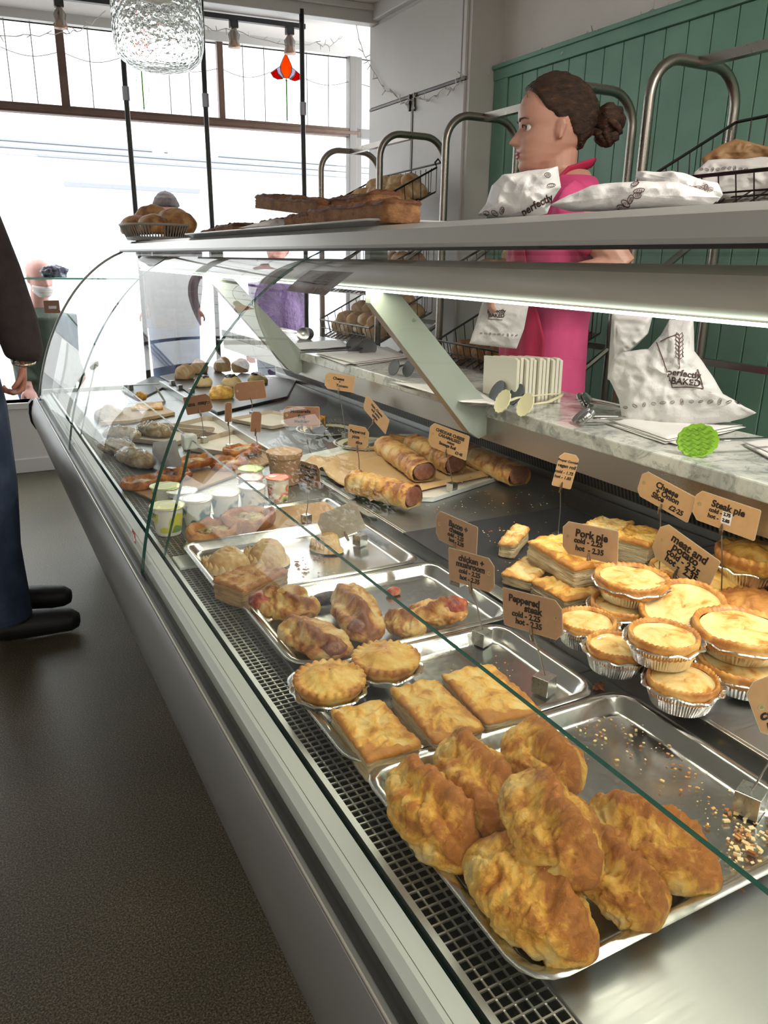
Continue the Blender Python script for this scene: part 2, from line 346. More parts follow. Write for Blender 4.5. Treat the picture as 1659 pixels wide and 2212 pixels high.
# air grille: real bars over a dark trough
XG0, XG1 = .2965, .352
mb = MB(); n = 5
for i in range(n+1): x = XG0+(XG1-XG0)*i/n; mb.box((x-.0009,Y0,.6835),(x+.0009,Y1-.05,.6855))
y = Y0
while y < Y1-.06: mb.box((XG0,y-.0009,.6845),(XG1,y+.0009,.6865)); y += .0105
gm = cpart(mb, 'air_grille', brushed('grille_metal',(.52,.52,.48),.35,.55)); 
cpart(MB().box((XG0,Y0,.60),(XG1,Y1-.05,.655)), 'grille_trough', mat('dark_trough',(.015,.02,.018),.5))
cpart(MB().box((.30,1.375,.6862),(.335,1.44,.692)), 'grille_clip', M_panel, bevel=.001)
# front deck in panels, rear raised deck
for a, b_ in ((Y0,.74),(.74,1.12),(1.12,1.5),(1.5,1.9),(1.9,2.3),(2.3,2.75),(2.75,3.2),(3.2,Y1-.05)):
    cpart(MB().box((XG1+.001,a+.0008,.655),(.744,b_-.0008,.6875)), 'deck_panel', M_deck, bevel=.0015)
for a, b_ in ((Y0,.2),(.2,.98),(.98,1.75),(1.75,2.5),(2.5,Y1-.05)):
    cpart(MB().box((.752,a+.0008,.66),(1.297,b_-.0008,.7145)), 'rear_deck_panel', M_deck, bevel=.002)
cpart(MB().box((.744,Y0,.655),(.7505,Y1-.05,.7165)), 'deck_rail', M_steel, bevel=.001)
# back wall with a slotted vent, then steel up to the marble
cpart(MB().box((1.30,Y0,.66),(1.33,Y1-.05,.905)), 'back_wall', M_steel)
mb = MB(); y = Y0+.01
while y < Y1-.08:
    mb.add([(1.2985,y,.735),(1.2985,y+.006,.735),(1.2985,y+.015,.766),(1.2985,y+.009,.766)], [(0,1,2,3)]); y += .0115
cpart(MB().box((1.2990,Y0,.733),(1.2998,Y1-.06,.768)), 'vent_strip', mat('vent_grey',(.16,.155,.14),.4,.6))
cpart(mb, 'vent_slots', M_black)
# rear fascia under the marble (the steel band below the worktop)
cpart(MB().box((1.050,Y0,.852),(1.062,Y1-.05,.9055)), 'worktop_fascia', brushed('bronze_steel',(.42,.40,.365),.25,.4))
# end panel and its curve (glass)
cpart(MB().box((.26,Y1-.02,.56),(1.36,Y1,.70)), 'end_panel', M_panel, bevel=.003)
# curved front glass : profile from the slot to the canopy
def gprof(t):
    # cubic bezier in x,z
    P = [(.243,.640),(.268,.86),(.40,1.17),(.640,1.266)]
    a = (1-t)**3; b1 = 3*(1-t)**2*t; c = 3*(1-t)*t*t; d = t**3
    return (a*P[0][0]+b1*P[1][0]+c*P[2][0]+d*P[3][0], a*P[0][1]+b1*P[1][1]+c*P[2][1]+d*P[3][1])
joints = [Y0, .31, 1.475, 2.62, Y1]
for i in range(4):
    a, b_ = joints[i]+.001, joints[i+1]-.001
    if i == 0: b_ = joints[1]; a = Y0
    if i == 1: a = joints[1]
    gl = cpart(MB().grid(lambda u, v: (gprof(u)[0], a+(b_-a)*v, gprof(u)[1]), 28, 2), 'front_glass', M_glass, smooth=True, fix=False)
    for yy in ((a,b_) if i > 1 else ((b_,) if i == 1 else ())):
        e = MB().grid(lambda u, v: (gprof(u)[0]+.006*v, yy, gprof(u)[1]), 28, 2); eo = e.build('glass_edge', M_gedge, gl, smooth=True)
# end glass pane
mb = MB(); pts = [(.262,.69)]+[gprof(i/14) for i in range(2,15)]+[(1.05,1.27),(1.05,.93),(1.05,.69)]
mb.add([(x,Y1,z) for x, z in pts], [tuple(range(len(pts)))]); cpart(mb, 'end_glass', M_glass)
cpart(MB().tube([(gprof(i/20)[0],Y1,gprof(i/20)[1]) for i in range(1,21)], .005, 6), 'end_glass_trim', mat('end_trim_grey',(.3,.31,.31),.3,.6), smooth=True)
# low inner glass screens leaning back
def inner(a, b_):
    q = cpart(MB().add([(.2855,a,.68),(.2855,b_,.68),(.355,b_,.918),(.355,a,.918)], [(0,1,2,3)]), 'inner_glass', M_glass_i, fix=False)
    MB().add([(.354,a,.9170),(.354,b_,.9170),(.3575,b_,.9180),(.3575,a,.9180)], [(0,1,2,3)]).build('glass_edge', M_gedge, q)
    MB().add([(.2845,a,.689),(.2845,b_,.689),(.2865,b_,.676),(.2865,a,.676)], [(0,1,2,3)]).build('glass_foot', M_gedge, q)
    for yy in (a,b_): MB().add([(.2855,yy,.68),(.2895,yy,.68),(.360,yy,.918),(.355,yy,.918)], [(0,1,2,3)]).build('glass_side_edge', M_gedge, q)
inner(Y0, .17); inner(.1705, 1.458); inner(1.460, 2.66); inner(2.662, Y1-.06)
for yy in (1.459, 2.661):
    cpart(MB().box((.340,yy-.014,.900),(.366,yy+.014,.927)), 'screen_clip', mat('clear_clip',(.6,.66,.64),.15,0,.6,Alpha=.55), bevel=.003)
# canopy
pf = [(.633,1.268),(.631,1.275),(.642,1.298),(.660,1.307),(.930,1.307),(.944,1.300),(.944,1.281),(.930,1.274),(.66,1.274),(.648,1.268)]
cpart(MB().prism(pf, Y0, Y1+.02), 'canopy', M_fascia, smooth='auto')
cpart(MB().tube([(.633,Y0,1.2672),(.633,Y1+.01,1.2672)], .0026, 6), 'canopy_seal', M_black)
pts = [(.700+.032*(1-math.cos(a))*1.1, 1.2225+.029*math.sin(a)) for a in [PI/2-i*PI/12 for i in range(0,13)]]
hp = [(.735,1.251),(.715,1.249),(.704,1.241),(.699,1.225),(.700,1.208),(.706,1.199),(.716,1.196),(.775,1.196),(.785,1.205),(.785,1.251)]
cpart(MB().prism(hp, Y0, Y1-.03), 'lamp_housing', mat('lamp_housing_grey',(.46,.45,.42),.3,0), smooth='auto')
for yy in (-.3,.31,1.475,2.62,3.5): cpart(MB().box((.74,yy-.012,1.25),(.78,yy+.012,1.276)), 'housing_bracket', M_panel)
cpart(MB().box((.7005,Y0,1.1925),(.7045,Y1-.04,1.1965)), 'lamp_strip', emit('lamp_tube_light',(.86,1,.86),3.5))
lamp('case_lamp', 'AREA', (.745,1.3,1.19), 7.0, (1.0,.95,.72), (.05,3.6), (0,math.radians(8),0))
# slanted support arms
for yy in (1.475, 2.62, .0):
    mb = MB(); q = [(.742,1.196),(.80,1.196),(1.062,.925),(1.062,.868),(1.030,.856),(1.0,.874),(.742,1.165)]
    n = len(q); mb.add([(x,yy-.012,z) for x,z in q]+[(x,yy+.012,z) for x,z in q], [tuple(range(n)),tuple(range(2*n-1,n-1,-1))]+[(i,(i+1)%n,(i+1)%n+n,i+n) for i in range(n)])
    ar = cpart(mb, 'support_arm', mat('arm_grey_green',(.27,.31,.28),.35), bevel=.0015)
    MB().box((.735,yy-.017,1.196),(.80,yy+.017,1.202)).build('arm_plate', M_steel, ar)
    MB().lathe([(.004,0),(.004,.001),(0,.001)], 12).xf(Matrix.Translation((.845,yy-.0125,1.13)) @ Matrix.Rotation(PI/2,4,'X')).build('arm_bolt', M_steel, ar)
    MB().add([(.742,yy-.0135,1.165),(.742,yy+.0135,1.165),(1.0,yy+.0135,.873),(1.0,yy-.0135,.873)], [(0,1,2,3)]).build('arm_edge', mat('arm_edge_tan',(.30,.26,.21),.35,.3), ar)
# menu cards stuck inside the curved glass
def menu(yc, wdt, t0, t1, label):
    SK = lambda t: .03*(t-t0)/(t1-t0)
    mb = MB(); mb.grid(lambda u, v: (gprof(t0+(t1-t0)*u)[0]+.003, yc+wdt*(v-.5), gprof(t0+(t1-t0)*u)[1]-.002), 8, 2)
    o = mb.build('menu_card', mat('brown_menu_card',(.055,.038,.032),.35)); tag(o, label, 'menu card')
    mb = MB(); R_ = rnd(3)
    for k in range(12):
        a = yc+wdt*(.44-.075*k); tt = t0+(t1-t0)*.10
        def fn(u, v, a=a): t = t0+(t1-t0)*(.05+.2*u); g_ = gprof(t); return (g_[0]+.0024, a-wdt*.045*v+.02*u*wdt, g_[1]-.0014)
        mb.grid(fn, 3, 2)
    q = mb.build('bread_pictures', mat('bread_print',(.16,.09,.05),.5), o)
    mb = MB()
    for k in range(5):
        def fn2(u, v, k=k): t = t0+(t1-t0)*(.42+.1*k+.035*u); g_ = gprof(t); return (g_[0]+.0024, yc+wdt*(.30-.6*v*(1-.1*(k%2))), g_[1]-.0014)
        mb.grid(fn2, 2, 2)
    mb.build('printed_lines', mat('pale_print',(.12,.09,.08),.5), o)
menu(1.290, .185, .822, .903, 'dark brown menu card stuck inside the glass right of the panel joint')
menu(1.515, .10, .838, .905, 'dark brown menu card stuck inside the glass left of the panel joint')
o = MB().add([(.2465,1.55,.700),(.2465,1.515,.700),(.2475,1.515,.724),(.2475,1.55,.724)], [(0,1,2,3)]).build('warning_sticker', mat('red_sticker',(.55,.05,.05),.4)); tag(o, 'small red sticker near the foot of the curved glass', 'sticker')
o2 = MB(); 
for k in range(5): y_ = 1.546-.006*k; o2.box((.2440,y_-.0035,.706),(.2466,y_,.718 if k%2 else .712))
o2.build('sticker_print', mat('white_print',(.8,.75,.75),.5), o)
# marble worktop
m = mat('grey_marble', (.6,.6,.58), .18); b = m.node_tree.nodes['Principled BSDF']; v = coord(m)
n1 = N(m,'TexNoise',Scale=5,Detail=8,Roughness=.7,Distortion=1.4); n2 = N(m,'TexNoise',Scale=16,Detail=8,Roughness=.75,Distortion=2)
L(m,v,n1.inputs['Vector']); L(m,v,n2.inputs['Vector'])
c1 = ramp(m,n1.outputs['Fac'],[(.36,(.30,.31,.30)),(.5,(.52,.53,.50)),(.7,(.62,.62,.585))]); c2 = ramp(m,n2.outputs['Fac'],[(.42,(.62,.64,.63)),(.49,(1,1,1)),(.6,(1,1,1))])
mx = N(m,'MixRGB',blend_type='MULTIPLY'); mx.inputs[0].default_value=1; L(m,c1,mx.inputs[1]); L(m,c2,mx.inputs[2]); L(m,mx.outputs[0],b.inputs['Base Color'])
o = MB().box((1.045,Y0,.906),(1.345,Y1-.04,.936)).build('marble_worktop', m, bevel=.003); tag(o, 'grey veined marble worktop running along the staff side of the counter', 'worktop')
ZM = .9362; ZD = .688; ZR = .715; ZT = 1.3075
# ================================================================ FOOD MAKERS
def pastry(name, stops, zw=.35, nscale=14, rough=.42, bump=.5, bscale=70, bdist=.0035, nw=1.0, rid=0, off=.0):
    """golden crust: pale dough low down and in patches, browner on top (the bake, not the light)"""
    if name in MATS: return MATS[name]
    m = mat(name, (.6,.4,.15), rough, 0, .45); b = m.node_tree.nodes['Principled BSDF']
    t = N(m,'TexCoord'); sp = N(m,'SeparateXYZ'); L(m,t.outputs['Generated'],sp.inputs[0])
    n = N(m,'TexNoise',Scale=nscale,Detail=6,Roughness=.62,Distortion=.6); L(m,t.outputs['Object'],n.inputs['Vector'])
    n3 = N(m,'TexNoise',Scale=nscale*5,Detail=4,Roughness=.7); L(m,t.outputs['Object'],n3.inputs['Vector'])
    a = N(m,'Math',operation='MULTIPLY_ADD'); a.inputs[1].default_value = zw; a.inputs[2].default_value = off; L(m,sp.outputs['Z'],a.inputs[0])
    at = N(m,'Attribute'); at.attribute_name = 'bake'; a2 = N(m,'Math',operation='ADD'); L(m,a.outputs[0],a2.inputs[0]); L(m,at.outputs['Fac'],a2.inputs[1])
    c = N(m,'Math',operation='MULTIPLY_ADD'); c.inputs[1].default_value = nw*1.9; L(m,n.outputs['Fac'],c.inputs[0]); 
    a3 = N(m,'Math',operation='SUBTRACT'); L(m,a2.outputs[0],a3.inputs[0]); a3.inputs[1].default_value = nw*.45; L(m,a3.outputs[0],c.inputs[2])
    d = N(m,'Math',operation='MULTIPLY_ADD'); d.inputs[1].default_value = .22; L(m,n3.outputs['Fac'],d.inputs[0]); L(m,c.outputs[0],d.inputs[2])
    L(m, ramp(m,d.outputs[0],stops), b.inputs['Base Color'])
    n2 = N(m,'TexNoise',Scale=bscale,Detail=6,Roughness=.7,Distortion=1.2); L(m,t.outputs['Object'],n2.inputs['Vector'])
    vo = N(m,'TexVoronoi',Scale=bscale*.8,feature='DISTANCE_TO_EDGE'); L(m,n2.outputs['Color'],vo.inputs['Vector'])
    ad = N(m,'Math',operation='ADD'); L(m,n2.outputs['Fac'],ad.inputs[0]); ad.inputs[1].default_value=0
    bp = N(m,'Bump',Strength=bump,Distance=bdist); L(m,ad.outputs[0],bp.inputs['Height']); L(m,bp.outputs[0],b.inputs['Normal'])
    b.inputs['Subsurface Weight'].default_value = .0
    return m
PALE, GOLD, DEEP, BRN, DKB = (.62,.47,.24), (.62,.36,.10), (.50,.22,.045), (.30,.105,.022), (.15,.05,.015)
M_pasty = pastry('pasty_crust', [(.40,(.64,.50,.25)),(.56,(.74,.50,.15)),(.78,(.72,.38,.06)),(.98,(.44,.16,.025)),(1.0,(.42,.15,.025))], .34, 26, bump=.9, off=.0, bscale=120)
M_slice = pastry('puff_crust', [(.42,(.70,.56,.29)),(.62,(.76,.54,.19)),(.84,(.70,.38,.07)),(1.0,(.46,.19,.035))], .22, 20, .45, .6, 90)
M_slice2 = pastry('puff_crust_pale', [(.5,(.70,.58,.36)),(.72,(.72,.54,.26)),(.90,(.66,.40,.12)),(1.0,(.5,.25,.07))], .22, 16, .5, .6, 90)
M_side = noisy('puff_layers', [(.3,(.46,.33,.16)),(.5,(.66,.52,.30)),(.7,(.76,.66,.45))], 30, .6, 0, 1, 60, stretch=(1,1,7), dist=.006)
M_pie = pastry('pie_crust', [(.42,(.72,.56,.23)),(.64,(.72,.48,.14)),(.84,(.64,.33,.06)),(1.0,(.40,.16,.03))], .26, 16, .45, .5, 60)
M_lid = pastry('smooth_pie_lid', [(.45,(.72,.57,.30)),(.72,(.70,.49,.20)),(.9,(.62,.34,.09)),(1.0,(.42,.18,.045))], .22, 26, .42, .2, 60, .0015)
M_rim = pastry('baked_pie_rim', [(.3,(.64,.40,.13)),(.6,(.54,.26,.06)),(.85,(.36,.14,.03))], .1, 30, .4, .3, 90, .0015)
M_short = pastry('pale_shortcrust', [(.42,(.58,.47,.29)),(.7,(.56,.38,.18)),(.95,(.42,.22,.07))], .25, 14, .5, .35, 60)
M_brownp = pastry('brown_danish_crust', [(.4,(.55,.30,.10)),(.65,(.44,.18,.045)),(.9,(.26,.085,.02))], .2, 20, .38, .4, 70)
M_sroll = pastry('sausage_roll_crust', [(.45,(.64,.48,.24)),(.68,(.60,.36,.11)),(.92,(.44,.18,.04)),(1.0,(.24,.08,.02))], .22, 24, .4, .6, 80)
M_meat = noisy('sausage_filling', [(.3,(.10,.032,.02)),(.55,(.22,.08,.045)),(.75,(.36,.17,.09))], 60, .35, 0, .8, 120, dist=.003)
M_bacon = noisy('bacon_filling', [(.35,(.12,.02,.012)),(.5,(.36,.07,.04)),(.7,(.55,.26,.13))], 45, .3, 0, .7, 100, dist=.003)
M_veg = noisy('vegetable_filling', [(.30,(.06,.025,.02)),(.45,(.30,.20,.06)),(.6,(.50,.40,.18)),(.75,(.35,.06,.02))], 55, .3, 0, .8, 90, dist=.004)
M_black_f = noisy('dark_berry_filling', [(.35,(.008,.006,.01)),(.6,(.04,.02,.03)),(.8,(.12,.05,.05))], 80, .25, 0, .8, 120, dist=.003)
M_egg = noisy('egg_quiche_filling', [(.3,(.30,.11,.02)),(.5,(.58,.32,.06)),(.7,(.70,.52,.16))], 40, .4, 0, .6, 90, dist=.002)
M_bread = pastry('bread_crust', [(.4,(.52,.36,.19)),(.62,(.46,.25,.09)),(.85,(.30,.13,.04)),(1,(.18,.07,.025))], .3, 12, .6, .35, 60, .002)
M_flour = pastry('floury_bread', [(.42,(.62,.50,.36)),(.6,(.54,.37,.20)),(.85,(.44,.25,.10))], .15, 14, .75, .35, 50, .002)
M_foil = mat('foil', (.75,.75,.74), .22, 1); m = M_foil; b = m.node_tree.nodes['Principled BSDF']
n2 = N(m,'TexNoise',Scale=70,Detail=5,Roughness=.7); L(m,coord(m),n2.inputs['Vector']); bp = N(m,'Bump',Strength=.5,Distance=.002); L(m,n2.outputs['Fac'],bp.inputs['Height']); L(m,bp.outputs[0],b.inputs['Normal'])
M_film = glass('cling_film', (.97,.97,.97), 1.0, .12)
def _noop(): pass
def rr(u, a, b, r):
    """point on a rounded rectangle with half sizes a, b and corner radius r"""
    r = min(r, a, b); sx, sy = a-r, b-r; q = PI*r/2; per = 4*(sx+sy)+4*q; d = (u%1)*per
    for (cx, cy, a0, seg, dx, dy) in ((a,-sy,0,2*sy,0,1),(sx,b,0,2*sx,-1,0),(-a,sy,0,2*sy,0,-1),(-sx,-b,0,2*sx,1,0)):
        if d < seg: return (cx+dx*d, cy+dy*d)
        d -= seg
        k = [(a,-sy),(sx,b),(-a,sy),(-sx,-b)].index((cx,cy)); ccx, ccy = [(sx,sy),(-sx,sy),(-sx,-sy),(sx,-sy)][k]
        if d < q or k == 3:
            t = k*PI/2 + d/r if r > 0 else 0; return (ccx+r*math.cos(t), ccy+r*math.sin(t))
        d -= q
def shell(prof, a, b, r, n=64, mb=None, mi=0, fn=None, mis=None):
    """rings of (inset, z); closes the last ring (and the first if asked)"""
    mb = mb or MB(); vs = []
    for ins, z in prof:
        for j in range(n):
            x, y = rr(j/n, a-ins, b-ins, max(r-ins, .0005)); p_ = Vector((x,y,z))
            vs.append(fn(p_, j/n) if fn else p_)
    k = len(prof); fs = [(i*n+j, i*n+(j+1)%n, (i+1)*n+(j+1)%n, (i+1)*n+j) for i in range(k-1) for j in range(n)]
    o = len(mb.f); mb.add(vs, fs, mi)
    if mis:
        for i in range(k-1):
            for j in range(n): mb.m[o+i*n+j] = mis[i]
    return mb
def disp(seed, amp, s1, amp2=0, s2=0):
    def f(p_):
        d = amp*nz(p_, s1, seed)
        if amp2: d += amp2*(1-2*abs(nz(p_, s2, seed+9)))
        return d
    return f
def ridgepasty(Ln, W, H, seed, m, name='crust', parent=None, ridge=.0085, crimps=11, res=(120,90), flat=.42, pt=.62, side=0.0, lift=.0):
    R_ = rnd(seed); ph = R_.random()*6; att = []
    def fn(u, v):
        s = 2*u-1; e = max(0, 1-abs(s)**2.3)**pt
        th = 2*PI*v; cy, cz = math.cos(th), math.sin(th)
        y = W/2*e*cy; z = H/2*e*cz*(1.05 if cz > 0 else .8)
        rdg = side+.28*math.sin(2.6*s+ph)+.06*math.sin(17*s+ph); da = (th-PI/2-rdg+PI)%(2*PI)-PI
        g = math.exp(-(da/.24)**2); val = math.exp(-((abs(da)-.62)/.26)**2)
        k = ridge*(1-abs(s)**4)*(1+.15*math.sin(crimps*PI*u*2+ph+da*5)+.5*nz((u*5,ph,0),1,seed))*g - ridge*.55*val*(1-abs(s)**4)*(1+nz((u*4,1,0),1,seed))
        n_ = Vector((0,cy/W,cz/H)); n_.normalize()
        p_ = Vector((s*Ln/2, y, z)); 
        fold = abs(nz(Vector((p_.x*14,p_.y*30,p_.z*30)),1,seed+6)); att.append(.36*g*(1-abs(s)**5)+.05*max(0,abs(s)-.72)/.28+.08*math.exp(-(fold/.04)**2))
        d = k + (.0050*nz(p_, 34, seed) + .0030*nz(p_, 85, seed+3) + .0022*(1-2*abs(nz(p_, 150, seed+5))) - .0035*math.exp(-(fold/.05)**2))*min(1, e*1.5)
        p_ += n_*d; p_.y += side*0; 
        fl = -H*flat; 
        if p_.z < fl: p_.z = fl+(p_.z-fl)*.12
        return p_
    mb = MB().grid(fn, res[0], res[1], cv=True); mb.att = att; return mb.build(name, m, parent, smooth=True, fix=False, weld=True)
def puff(Lx, Wy, H, seed, parent=None, m=None, ms=None, name='crust', rr_=.006, sink=.003, ridges=7, droop=.0, n=120):
    """rectangular puff pastry: flaky layered sides, wrinkled baked top"""
    m = m or M_slice; ms = ms or M_side; R_ = rnd(seed); ph = R_.random()*9
    prof = []; att = []
    for i in range(9): z = H*.82*i/8; prof.append((.0015+.0018*((i%2)*1.0)+.001*R_.random(), z))
    top = [( .0006,H*.9),(.003,H*.99),(.007,H*1.02),(.012,H*.97)]
    a, b = Lx/2, Wy/2; k = min(a, b)
    top += [(.012+(k-.0135)*t, H*.97-sink*math.sin(PI*min(1,t*1.6)/2)+.004*t) for t in (.12,.25,.4,.55,.7,.85,.97)]
    def fn(p_, u):
        e = nz(p_, 40, seed)*.0035 + nz(p_, 110, seed+2)*.0016; t = p_.z/H
        q = Vector(p_); out = Vector((p_.x, p_.y, 0)); 
        if out.length > 1e-6: out.normalize()
        lay = .0022*nz((p_.x*25, p_.y*25, p_.z*420), 1, seed)
        dd0 = max(0,min(a-abs(p_.x), b-abs(p_.y)))
        if t < .86: q += out*(lay*1.5+e*.5)
        else:
            q += out*e*.4; q.z += e*.9 + .0030*(1-2*abs(nz(p_, 62, seed+7)))*min(1,dd0/.006) + .0014*nz(p_,150,seed) + .0012*math.sin(ridges*PI*(p_.x/Lx+.3*nz(p_,20,seed))*2+ph)
        q.z -= droop*(p_.x/a)**2
        q.z *= 1+.12*nz((p_.x,p_.y,0), 18, seed)
        dd = min(a-abs(p_.x), b-abs(p_.y)); att.append(.30*math.exp(-(dd/.007)**2)*(t > .86)+.10*(1-2*abs(nz(p_, 62, seed+7)))*(t>.86)); return q
    mb = shell([(k*.9,0)]+prof+top, a, b, rr_, n, None, 1, fn, [1]*9+[0]*12)
    i0 = len(mb.v)-n; mb.f.append(tuple(range(i0, len(mb.v)))); mb.m.append(0)
    mb.att = att; return mb.build(name, [m, ms], parent, smooth=True, fix=False)
def lump(a, b, h, seed, m, name, parent=None, n=40, rings=12, amp=.12, sc=30, amp2=.05, sc2=90, flat=.25, loc=None, ex=2.0):
    def fn(u, v):
        th = PI*u; ph = 2*PI*v; s = math.sin(th)
        cx, cy = math.cos(ph), math.sin(ph); f = (abs(cx)**ex+abs(cy)**ex)**(-1/ex)
        p_ = Vector((a*s*cx*f, b*s*cy*f, h*math.cos(th))); k = min(a,b,h*1.4)
        d = 1+amp*nz(p_, sc, seed)+amp2*nz(p_, sc2, seed+4); p_ *= d
        fl = -h*flat
        if p_.z < fl: p_.z = fl+(p_.z-fl)*.08
        return p_+Vector((0,0,h*flat))
    return MB().grid(fn, rings*2, n, cv=True).build(name, m, parent, smooth=True, fix=False, weld=True, loc=loc)
def crimped_top(R, H, seed, m, parent, name='crust', scal=26, n=156, dome=.012, foot=.7):
    """round pie: scalloped crimped edge, domed wrinkled lid"""
    prof = [(R*.92,0,0),(R*foot*.98,0,0),(R*foot,0,0),(R*.93,H*.55,.4),(R*1.0,H*.72,1),(R*1.01,H*.88,1),(R*.965,H*1.0,.9),(R*.90,H*1.0,.6),(R*.84,H*.93,.2),(R*.76,H*.93,0),(R*.6,H*.93+dome*.5,0),(R*.45,H*.93+dome*.75,0),(R*.3,H*.93+dome*.95,0),(R*.15,H*.93+dome,0),(.001,H*.93+dome,0)]
    vs = []; att = []
    for r, z, k in prof:
        for j in range(n):
            a = 2*PI*j/n; s = abs(math.sin(scal*a/2+.25*math.sin(3*a+seed)))
            rr2 = r*(1+.050*k*(s-.5)) if k else r; zz = z+.0036*k*s-.0015*k
            p_ = Vector((rr2*math.cos(a), rr2*math.sin(a), zz))
            if r < R*.9 and z > H*.8: p_.z += .0024*nz(p_, 45, seed)+.0034*(1-2*abs(nz(p_, 62, seed+3)))+.0010*nz(p_,160,seed)
            else: p_ += Vector((nz(p_,80,seed),nz(p_,80,seed+1),nz(p_,80,seed+2)))*.0012
            vs.append(p_); att.append(.16*k+.12*(1-s)*k)
    k = len(prof); fs = [(i*n+j, i*n+(j+1)%n, (i+1)*n+(j+1)%n, (i+1)*n+j) for i in range(1,k-1) for j in range(n)]
    mb = MB().add(vs, fs); mb.att = att; return mb.build(name, m, parent, smooth=True, fix=False)
def foil_case(R, r0, H, parent, seed=0, n=144, tray=False):
    """crimped foil cup with a flared rim"""
    R_ = rnd(seed); prof = [(.001,0,0),(r0,0,0),(r0+.001,.001,.4),(r0+(R-r0)*.5,H*.5,1),(R,H*.93,1),(R+.0005,H,.2),(R+.005,H+.0015,.15),(R+.0065,H,.1),(R+.004,H-.001,.1)]
    vs = []
    for r, z, k in prof:
        for j in range(n):
            a = 2*PI*j/n; q = r+(.0011 if j%2 else -.0011)*k*(.7+.6*nz((a,z*9,0),3,seed)); zz = z
            if r > R: q += .0045*nz((math.cos(a),math.sin(a),0),3.5,seed); zz += .004*nz((math.cos(a),math.sin(a),1),3,seed)
            vs.append((q*math.cos(a), q*math.sin(a), zz))
    k = len(prof); fs = [(i*n+j, i*n+(j+1)%n, (i+1)*n+(j+1)%n, (i+1)*n+j) for i in range(k-1) for j in range(n)]
    return MB().add(vs, fs).build('foil_case', M_foil, parent, fix=False)
def smooth_pie_top(R, H, seed, parent, dish=.004, rimh=.004, flaky=False, hole=True, n=144):
    """hot-water crust pie: upright pressed rim round a smooth lid with a steam hole"""
    rim = [(R*.96,H*.55),(R*1.0,H*.85),(R*1.005,H),(R*.985,H+rimh),(R*.95,H+rimh*1.1),(R*.90,H+rimh*.6),(R*.86,H-dish*.2)]
    lid = [(R*.86,H-dish*.2),(R*.80,H-dish),(R*.65,H-dish*.6),(R*.45,H-dish*.2),(R*.25,H),(R*.09,H+.0004),(R*.055,H-.0006),(R*.04,H-.004),(.0005,H-.004)] if hole else [(R*.86,H-dish*.2),(R*.80,H-dish),(R*.6,H-dish*.2),(R*.3,H+dish*.4),(.0005,H+dish*.5)]
    def mk(prof, k0):
        vs = []
        for r, z in prof:
            for j in range(n):
                a = 2*PI*j/n; p_ = Vector((r*math.cos(a), r*math.sin(a), z)); p_.z += .0013*nz(p_, 45, seed)
                if k0: 
                    q = .0009*math.sin(40*a)*(1 if r > R*.88 else 0); p_.z += q+.002*nz(p_,22,seed)*(R/.045); p_ *= 1+.02*nz((math.cos(a),math.sin(a),0), 2.2, seed)
                else: p_.z += .0012*nz(p_, 30, seed+2)+.002*nz((math.cos(a),math.sin(a),0),1.4,seed)
                vs.append(p_)
        k = len(prof); return MB().add(vs, [(i*n+j, i*n+(j+1)%n, (i+1)*n+(j+1)%n, (i+1)*n+j) for i in range(k-1) for j in range(n)])
    mk(lid, 0).build('lid', M_lid, parent, smooth=True, fix=False); mk(rim, 1).build('rim', M_rim, parent, smooth=True, fix=False)
def tray_mb(a, b, h, r, lip=.012, flare=.010, th=.0015, z0=.0):
    """rectangular steel baking tray, rounded corners, flat lip"""
    prof = [(flare+lip+.010,z0),(flare+lip+.003,z0+.001),(flare+lip,z0+.004),(lip+.002,z0+h-.003),(lip-.001,z0+h-.0006),(lip-.004,z0+h),(.002,z0+h-.0005),(0,z0+h-.002),(.0015,z0+h-.004),(lip+.001,z0+h-.004),(flare+lip+.002,z0+.001),(flare+lip+.01,z0-.001)]
    mb = shell(prof, a, b, r, 96); n = 96; mb.f.append(tuple(range(n))); mb.m.append(0)
    mb.f.append(tuple(range(len(mb.v)-1, len(mb.v)-1-n, -1))); mb.m.append(0); return mb
def seg_frame(P0, P1, roll=0):
    """frame whose x axis runs P0 -> P1"""
    x = (P1-P0); ln = x.length; x.normalize(); y = Vector((0,0,1)).cross(x).normalized(); z = x.cross(y)
    M_ = Matrix((x,y,z)).transposed().to_4x4(); return Matrix.Translation((P0+P1)/2) @ M_ @ Matrix.Rotation(roll,4,'X'), ln
def put(o, M_): o.matrix_world = M_; return o
def quad3(pts, x=None, y=None, z=None):
    f = (lambda p_: AX(*p_, x)) if x is not None else ((lambda p_: AY(*p_, y)) if y is not None else (lambda p_: AZ(*p_, z)))
    return [f(p_) for p_ in pts]
